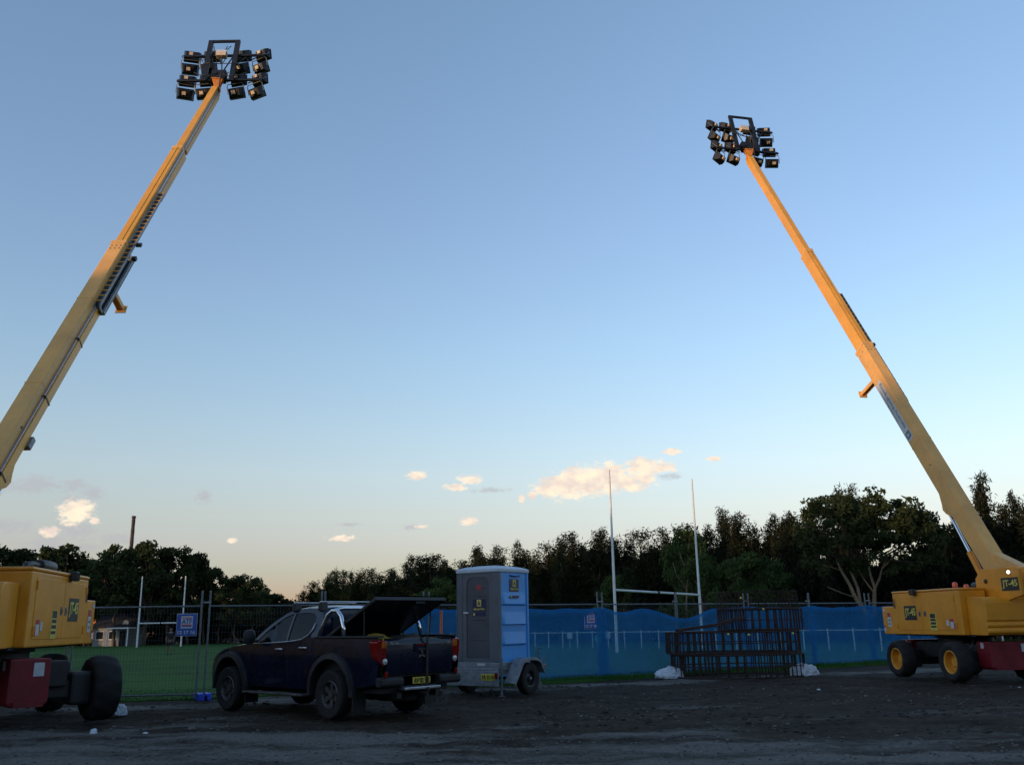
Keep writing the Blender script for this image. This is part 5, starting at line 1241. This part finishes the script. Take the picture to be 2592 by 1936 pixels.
def euc(seed, H=10, rad=3.4, base=.32, ncl=34, bark='bark', leaf='leaf_e', nleaf=150, cl=(.55, 1.15), size=.30, forks=1):
    rnd = random.Random(seed); t = MB(); c = MB(); tops = []
    for f in range(forks):
        lean = Vector((rnd.uniform(-.9, .9), rnd.uniform(-.5, .5), 0)) * (.8 if forks > 1 else .4); b0 = Vector((rnd.uniform(-.6, .6), rnd.uniform(-.3, .3), 0)) * (1 if forks > 1 else 0)
        q = limb(t, b0 + Vector((0, 0, -.2)), b0 + lean + Vector((0, 0, H * base * 1.15)), .20 * H / 10, .13 * H / 10, rnd); tops.append(q[-1])
    for k in range(ncl):
        a = rnd.uniform(0, 6.283); u = rnd.random(); zz = base + (1 - base) * (.08 + .92 * u ** .8)
        env = math.sin(math.pi * min(1, (zz - base) / (1 - base) * .80 + .16)) ** .6
        rr = rad * env * rnd.uniform(.25, 1.0) ** .6
        p = Vector((rr * math.cos(a), rr * math.sin(a), zz * H - .4)); 
        if k % 2 == 0: limb(t, rnd.choice(tops), p, .075 * H / 10, .02, rnd, 4)
        leafset(c, p, rnd.uniform(*cl), nleaf, size, rnd, .62)
    return c.mesh('crown', M[leaf]), t.mesh('trunk', M[bark], 'all')
def cas(seed, H=10, rad=1.35, n=2400, leaf='leaf_c', lean=.15):
    rnd = random.Random(seed); t = MB(); c = MB()
    leaders = [(0, 0, 1.0)] + [(rnd.uniform(-.75, .75), rnd.uniform(-.75, .75), rnd.uniform(.62, .93)) for _ in range(rnd.choice((1, 2, 2, 3)))]
    for li, (ox, oy, hf) in enumerate(leaders):
        top = Vector((ox * 1.3 + rnd.uniform(-lean, lean), oy * 1.3 + rnd.uniform(-lean, lean), H * hf)); foot = Vector((0, 0, H * .15 * min(1, li)))
        limb(t, foot + Vector((0, 0, -.2)), top, .15 if li == 0 else .08, .015, rnd, 7, .04)
        nb = int(44 * hf); ph = rnd.uniform(0, 6); rr = rad * (1 if li == 0 else .75)
        for k in range(nb):
            f = .08 + .90 * (k / nb); p0 = foot.lerp(top, f)
            env = rr * (math.sin(math.pi * min(1, .18 + .80 * f)) ** .8 * .85 + .10) * (1 + .35 * math.sin(f * 12 + ph)) * rnd.uniform(.3, 1.25)
            a = rnd.uniform(0, 6.283); p1 = p0 + Vector((math.cos(a) * env, math.sin(a) * env, env * rnd.uniform(.3, 1.2)))
            if k % 3 == 0: t.tube([p0, p1], [.03, .006], 4)
            for _ in range(int(n / nb / (1 if li == 0 else 1.5) * (1.3 - .6 * f))):
                w = rnd.random() ** .7; p = p0.lerp(p1, w) + Vector((rnd.gauss(0, .15), rnd.gauss(0, .15), rnd.gauss(0, .22)))
                d = Vector((rnd.gauss(0, .5), rnd.gauss(0, .5), rnd.gauss(-.05, .75))).normalized() * rnd.uniform(.16, .40); e = d.cross(Vector((rnd.gauss(0, 1), rnd.gauss(0, 1), rnd.gauss(0, 1)))).normalized() * rnd.uniform(.025, .06)
                i = len(c.v); c.v += [p - e, p + e, p + d]; c.f.append((i, i + 1, i + 2))
    return c.mesh('crown', M[leaf]), t.mesh('trunk', M['bark'], 'all')
EUC = [euc(100 + i, 10, 3.3 + .2 * i, .34 - .02 * i, 34 + 3 * i, cl=(.5, 1.1)) for i in range(5)]
CAS = [cas(200 + i, 10, 1.0 + .12 * (i % 6), 3000, lean=.35) for i in range(12)]
CASG = [cas(260 + i, 10, 1.5, 3600, leaf='leaf_e') for i in range(3)]
BUSH = [euc(300 + i, 10, 5.0, .06, 46, leaf='leaf_g', cl=(.9, 1.7), nleaf=170, size=.34) for i in range(3)]
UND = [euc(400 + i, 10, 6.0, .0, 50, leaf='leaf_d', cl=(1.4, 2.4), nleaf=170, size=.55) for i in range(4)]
def place_tree(kind, k, px, py, F, wpx, name, label, cat='tree', group=None, rot=None):
    top = at(px, py, F); g = Vector((top.x, top.y, zg(top.x, top.y))); H = top.z - g.z
    cr, tr = kind[k % len(kind)]
    root = empty(name, g, 0, label, cat, group); root.rotation_euler.z = R(rot if rot is not None else (k * 137) % 360)
    w0 = {id(EUC): 7.6, id(CAS): 3.0, id(CASG): 3.8, id(BUSH): 11.5, id(UND): 14}.get(id(kind), 8)
    s = H / 10.2; sx_ = (wpx / FPX * F) / w0 if wpx else s
    root.scale = (sx_, sx_, s)
    link('crown', cr, root); link('trunk', tr, root); return root
def dist(px): return 122 - 42 * min(1, max(0, (px - 760) / 540)) - 25 * min(1, max(0, (px - 1300) / 1290))
LE = [(px_, py_, F_ + 24, w_) for px_, py_, F_, w_ in [(4, 1366, 100, 210), (-70, 1380, 100, 200), (146, 1374, 112, 190), (190, 1392, 116, 150), (235, 1420, 118, 130), (312, 1372, 108, 150), (384, 1364, 108, 150), (350, 1400, 112, 160), (448, 1380, 110, 130), (492, 1394, 112, 120), (528, 1424, 114, 110),
      (560, 1450, 116, 100), (606, 1452, 112, 110), (645, 1458, 112, 90), (676, 1494, 118, 110), (712, 1508, 120, 90), (590, 1488, 118, 130), (748, 1522, 122, 80), (270, 1415, 120, 120)]]
for i, (px, py, F, w) in enumerate(sorted(LE)):
    place_tree(EUC, i, px, py, F, w * 1.15, 'eucalyptus_tree', nth(i + 1) + ' dark eucalyptus from the left in the clump beyond the far goal posts', 'tree', 'eucalyptus clump beyond the left end of the field')
CT = [(765, 1491), (797, 1469), (828, 1453), (845, 1437), (869, 1439), (888, 1443), (905, 1449), (927, 1439), (943, 1434), (957, 1447), (981, 1443), (1005, 1437), (1030, 1420), (1043, 1403), (1062, 1406), (1079, 1403), (1098, 1403), (1120, 1422), (1136, 1411), (1156, 1420), (1172, 1414),
      (1205, 1378), (1219, 1382), (1248, 1378), (1275, 1400), (1306, 1366), (1330, 1392), (1350, 1397), (1378, 1371), (1395, 1380), (1411, 1368), (1440, 1350), (1456, 1340), (1476, 1368), (1505, 1344), (1529, 1335), (1545, 1360), (1559, 1357), (1574, 1386), (1601, 1339), (1632, 1339),
      (1655, 1372), (1686, 1331), (1708, 1333), (1729, 1322), (1745, 1340), (1793, 1327), (1825, 1281), (1838, 1300), (1852, 1293), (1870, 1300), (1893, 1334), (1909, 1325), (1951, 1293), (1976, 1304), (1992, 1310), (2006, 1288), (2030, 1300), (2124, 1226), (2143, 1226), (2410, 1306), (2440, 1300), (2471, 1223), (2492, 1192), (2530, 1271), (2559, 1235), (2589, 1279), (2620, 1250)]
rt_ = random.Random(21)
for i, (px, py) in enumerate(CT):
    F = dist(px) + rt_.uniform(-3, 4); kd = CASG if 820 < px < 900 else CAS
    wpx = FPX / F * (rt_.uniform(2.2, 4.0) if px > 1200 else rt_.uniform(3.2, 5.2))
    place_tree(kd, i, px, py, F, wpx, 'casuarina_tree', nth(i + 1) + ' slender casuarina top from the left in the row beyond the field' if px < 2100 else nth(i - 57) + ' thin casuarina from the left near the right boom', 'tree', 'casuarina row beyond the field' if px < 2100 else 'casuarinas behind the right boom lift')
for i, (px, py) in enumerate(((820, 1485), (905, 1475), (990, 1470), (1085, 1440), (1150, 1432), (1235, 1412), (1330, 1408), (1415, 1400), (1490, 1385), (1570, 1395), (1650, 1385), (1700, 1370), (1760, 1350), (1850, 1345), (1920, 1365), (1985, 1340), (2040, 1330), (2380, 1330), (2440, 1330), (2530, 1320), (2600, 1310))):
    place_tree(EUC, i + 2, px, py, dist(px) + 5, 120 + 50 * (px > 1700), 'eucalyptus_tree', nth(i + 1) + ' broad dull tree from the left, mixed in among the casuarina row', 'tree', 'broad trees among the casuarina row')
# broad trees in front of the row
for i, (px, py, F, w, lab) in enumerate(((1120, 1462, 84, 150, 'round green tree above the tray lid of the truck'), (1060, 1500, 86, 110, 'low green bush left of the round green tree'), (1300, 1520, 76, 150, 'low green bush behind the portable toilet'),
                                         (1735, 1335, 66, 170, 'leafy green tree behind the right goal post'), (1770, 1400, 60, 150, 'pale green tree left of the big eucalyptus'), (1880, 1393, 58, 200, 'pale green spreading tree above the rusty cages'), (1960, 1420, 60, 150, 'green tree just left of the big eucalyptus'), (1560, 1450, 72, 130, 'dull green bush between the goal posts'))):
    place_tree(BUSH, i, px, py, F, w, 'green_tree', lab, 'tree')
# the big eucalyptus with pale forked trunks
def big_euc():
    g = Vector((20.3, 51.5, 0)); root = empty('eucalyptus_tree', g, 0, 'big spreading eucalyptus with pale forked trunks, left of the right boom', 'tree')
    rnd = random.Random(77); t = MB(); c = MB(); tw = MB()
    def P(x, y, dy=0): q = at(x, y, 51.5 + dy) - g; return q
    trunks = [[(2205, 1560, 0), (2190, 1545, 0), (2165, 1512, 0), (2150, 1478, .2), (2130, 1445, .3), (2118, 1415, .4)], [(2178, 1528, 0), (2172, 1490, .3), (2160, 1460, .5), (2150, 1440, .6), (2165, 1405, .8)], [(2213, 1560, .3), (2213, 1500, .3), (2215, 1488, .3), (2205, 1460, .2), (2198, 1432, 0)], [(2215, 1488, .3), (2226, 1465, .5), (2232, 1440, .6), (2245, 1410, .8)],
              [(2165, 1512, 0), (2130, 1500, -.5), (2095, 1485, -.8)], [(2130, 1445, .3), (2105, 1435, .3), (2085, 1430, .2)], [(2213, 1500, .3), (2190, 1470, .6), (2172, 1440, .8)], [(2150, 1440, .6), (2185, 1400, .6)], [(2232, 1440, .6), (2270, 1400, .6), (2310, 1370, .8)]]
    for k, tr in enumerate(trunks):
        pts = [P(*q) for q in tr]; r0 = (.14, .10, .12, .08, .045, .045, .05, .05, .06)[k]; t.tube(pts, [r0 * (1 - .6 * i / (len(pts) - 1)) for i in range(len(pts))], 8)
    def inside(x, y):
        tops = [(2010, 1330), (2040, 1275), (2078, 1228), (2120, 1250), (2150, 1248), (2185, 1226), (2225, 1226), (2262, 1262), (2302, 1250), (2340, 1275), (2364, 1282), (2385, 1330), (2390, 1400)]
        for (xa, ya), (xb, yb) in zip(tops, tops[1:]):
            if xa <= x <= xb: return y > ya + (yb - ya) * (x - xa) / (xb - xa) + 14
        return False
    n = 0
    while n < 170:
        x, y = rnd.uniform(2012, 2388), rnd.uniform(1228, 1452)
        if not inside(x, y): continue
        if y > 1380 and rnd.random() < .75: continue
        leafset(c, P(x, y, rnd.uniform(-2.6, 3.2)), rnd.uniform(.30, .66), 120, .17, rnd, .65); n += 1
        if n % 5 == 0: tw.tube([P(2170 + (x - 2170) * .3, 1415, .4), P(2170 + (x - 2170) * .7, (y + 1415) / 2 + 8, .6), P(x, y + 6, .8)], [.04, .025, .01], 5)
    c.build('crown', M['leaf_e'], root); tw.build('branches', M['bark'], root, smooth='all'); t.build('trunk', M['palebark'], root, smooth='all')
big_euc()
# dead pale saplings by the right goal post
for lab, tr in (('bare reddish sapling between the goal posts', [(1738, 1545), (1738, 1490), (1742, 1455), (1748, 1425)]), ('bare pale sapling leaning behind the right goal post', [(1775, 1495), (1755, 1462), (1740, 1435), (1732, 1420)]), ('bare forked sapling above the rusty cages', [(1943, 1500), (1940, 1480), (1930, 1465), (1926, 1450)])):
    F = 60; pts = [at(x, y, F) for x, y in tr]; b0 = Vector((pts[0].x, pts[0].y, zg(pts[0].x, pts[0].y))); o = empty('bare_sapling', b0, 0, lab, 'tree')
    pts = [Vector((0, 0, 0))] + [p - b0 for p in pts]; MB().tube(pts, [.06 - .045 * i / (len(pts) - 1) for i in range(len(pts))], 6).build('trunk', M['palebark'], o, smooth='all')
    MB().tube([pts[2], pts[2] + Vector((-.6, 0, .9)), pts[2] + Vector((-.8, 0, 1.7))], [.03, .02, .008], 5).build('branch', M['palebark'], o, smooth='all')
    MB().tube([pts[2], pts[2] + Vector((.5, .2, .8)), pts[2] + Vector((.7, .2, 1.6))], [.03, .02, .008], 5).build('branch', M['palebark'], o, smooth='all')
# dark understory that fills the row down to the ground
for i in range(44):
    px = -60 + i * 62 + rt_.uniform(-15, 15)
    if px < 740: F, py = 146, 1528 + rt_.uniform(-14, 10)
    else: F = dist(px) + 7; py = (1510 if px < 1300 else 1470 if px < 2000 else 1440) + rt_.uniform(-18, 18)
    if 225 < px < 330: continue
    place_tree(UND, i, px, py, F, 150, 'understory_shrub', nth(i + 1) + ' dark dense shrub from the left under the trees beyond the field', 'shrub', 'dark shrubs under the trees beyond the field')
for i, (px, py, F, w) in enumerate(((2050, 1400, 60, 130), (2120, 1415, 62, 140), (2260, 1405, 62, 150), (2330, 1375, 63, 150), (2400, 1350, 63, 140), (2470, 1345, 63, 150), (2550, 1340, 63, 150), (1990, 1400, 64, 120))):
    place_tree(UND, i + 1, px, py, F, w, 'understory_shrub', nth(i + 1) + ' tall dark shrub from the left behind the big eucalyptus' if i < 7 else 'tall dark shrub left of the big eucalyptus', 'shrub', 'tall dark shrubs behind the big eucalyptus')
# unseen trees added behind and beside the camera to shade the yard and darken reflections
wood = stuff(empty('added_woods', (0, -30, 0)))
BK = [(-150 + i * 8.5 + rt_.uniform(-2, 2), -34 - .0012 * (-150 + i * 8.5) ** 2 + rt_.uniform(-7, 4), 1.45) for i in range(30)] + [(-150 + i * 8.5 + rt_.uniform(-2, 2), -44 - .0012 * (-150 + i * 8.5) ** 2 + rt_.uniform(-4, 4), 1.5) for i in range(22)]
BK += [(-92 + rt_.uniform(-6, 6), -20 + i * 9.5, 1.45) for i in range(15)] + [(-40 + rt_.uniform(-4, 3), -22 + i * 5.2, 1.05) for i in range(10)] + [(-50 + rt_.uniform(-4, 3), -24 + i * 6, 1.15) for i in range(10)] + [(52 + rt_.uniform(-4, 6), -22 + i * 8, .95) for i in range(9)]
for i, (x, y, s_) in enumerate(BK):
    s_ *= rt_.uniform(.9, 1.1)
    for (cr, tr), sc_, off in ((EUC[i % 5], (s_ * 1.2, s_ * 1.2, s_), (0, 0)), (UND[i % 4], (.8, .8, .52 * s_), (2, -3))):
        for nm, me in (('crown', cr), ('trunk', tr)):
            o = link(nm, me, wood); o.location = (x + off[0], y + off[1] + 30, zg(x, y)); o.scale = sc_; o.rotation_euler.z = i * 2.1

for i in range(34):  # more unseen shrubs added on the left to close gaps to the low glow
    x, y = (-46, -58)[i % 2] + rt_.uniform(-2, 2), -24 + (i // 2) * 3.6
    for nm, me in zip(('crown', 'trunk'), UND[i % 4]):
        o = link(nm, me, wood); o.location = (x, y + 30, 0); o.scale = (.75, .75, .95 + .12 * (i % 3)); o.rotation_euler.z = i * 1.3
# ================================================================== HOUSES, STACK, AIRLINER
def house(px0, px1, F, label):
    a, b = at(px0, 1600, F), at(px1, 1600, F); w = b.x - a.x; g = Vector(((a.x + b.x) / 2, F, zg(a.x, F)))
    root = empty('house', g, 0, label, 'house'); H = at(280, 1588, F).z - g.z; T = at(280, 1556, F).z - g.z
    MB().box(-w / 2, w / 2, 0, 7, 0, H).build('wall', M['weather'], root)
    rf_ = MB().prism([(-.5, H), (7.5, H), (3.5, T)], 0, -w / 2 - .4, w / 2 + .4).build('roof', M['roofdark'], root)
    for k, x in enumerate((-w * .30, w * .08)):
        wd = MB().box(x - .55, x + .55, -.05, .02, H * .35, H * .82).build('window', M['white'], root); MB().box(x - .48, x + .48, -.07, -.045, H * .39, H * .78).build('pane', M['hglass'], wd)
    MB().box(w * .28, w * .28 + .85, -.05, .02, 0, H * .8).build('door', M['hglass'], root)
    cp = MB().box(w * .18, w * .5 + 1.4, -3.2, -.52, H * .93, H).build('carport', M['white'], root)
    for x in (w * .2, w * .5 + 1.3): MB().box(x - .07, x + .07, -3.1, -2.95, 0, H * .93).build('carport_post', M['white'], root)
    p = at(307, 1571, F - 1); 
    ds = MB().lathe([(0, 0), (.25, .03), (.42, .12)], Matrix.Translation((p.x - g.x, .6, H + .55)) @ Matrix.Rotation(R(75), 4, 'X'), 16).build('satellite_dish', M['fpvc'], rf_)
house(236, 322, 132, 'low house with dark roof and pale walls beyond the far goal posts')
def block():
    F = 172; g = Vector((at(265, 1600, F).x, F, zg(-70, F))); root = empty('apartment_block', g, 0, 'orange brick block glimpsed through the trees at the left', 'building')
    top = at(225, 1440, F).z - g.z; x0 = at(205, 1500, F).x - g.x; x1 = at(318, 1500, F).x - g.x
    MB().box(x0, x1, 0, 12, 0, top).build('wall', M['brick'], root)
    MB().box(x0 - .4, x1 + .4, -.4, 12.4, top, top + .35).build('roof', M['roofdark'], root)
    for i in range(4):
        for j in range(3):
            x = x0 + (x1 - x0) * (i + .5) / 4; z = top * (j + .45) / 3; f = MB().box(x - .7, x + .7, -.06, .05, z - .1, z + 1.3).build('window', M['white'], root); MB().box(x - .6, x + .6, -.09, -.055, z, z + 1.2).build('pane', M['hglass'], f)
block()
F = 182; tp = at(339, 1306, F); g = Vector((tp.x, tp.y, zg(tp.x, tp.y)))
st = empty('chimney_stack', g, 0, 'tall slender brown stack rising behind the left eucalyptus trees', 'chimney')
hh = tp.z - g.z; MB().tube([(0, 0, hh * i / 24) for i in range(25)], [.42 - .10 * i / 24 + (.035 if i % 2 else 0) for i in range(25)], 10).build('shaft', M['stack'], st, smooth=20); MB().lathe([(.28, 0), (.40, .1), (.40, .5), (.28, .55)], Matrix.Translation((0, 0, hh - .5)), 12).build('cap', M['stack'], st)
p = at(1891, 1303, 4200)
pl = empty('airliner', p, -78, 'tiny white airliner low in the sky above the casuarinas', 'aeroplane'); 
MB().lathe([(0, -15), (1.2, -13), (1.8, -10), (1.9, 8), (1.2, 13), (.2, 16)], Matrix.Rotation(R(90), 4, 'X'), 16).build('fuselage', M['planew'], pl, smooth='all')
MB().prism([(-1, -3.5), (1, -3.5), (15, 5), (15, 7), (1.5, 2.5), (-1.5, 2.5), (-15, 7), (-15, 5)], 2, -.6, -.3).build('wing', M['planew'], pl)
MB().prism([(10, .8), (15.5, 6.5), (16.5, 6.5), (15.5, .8)], 0, -.2, .2).build('tail_fin', M['ink_r'], pl)
MB().prism([(-.5, 13), (.5, 13), (5.5, 15.5), (5.5, 16.6), (-5.5, 16.6), (-5.5, 15.5)], 2, .6, .85).build('tail_plane', M['planew'], pl)
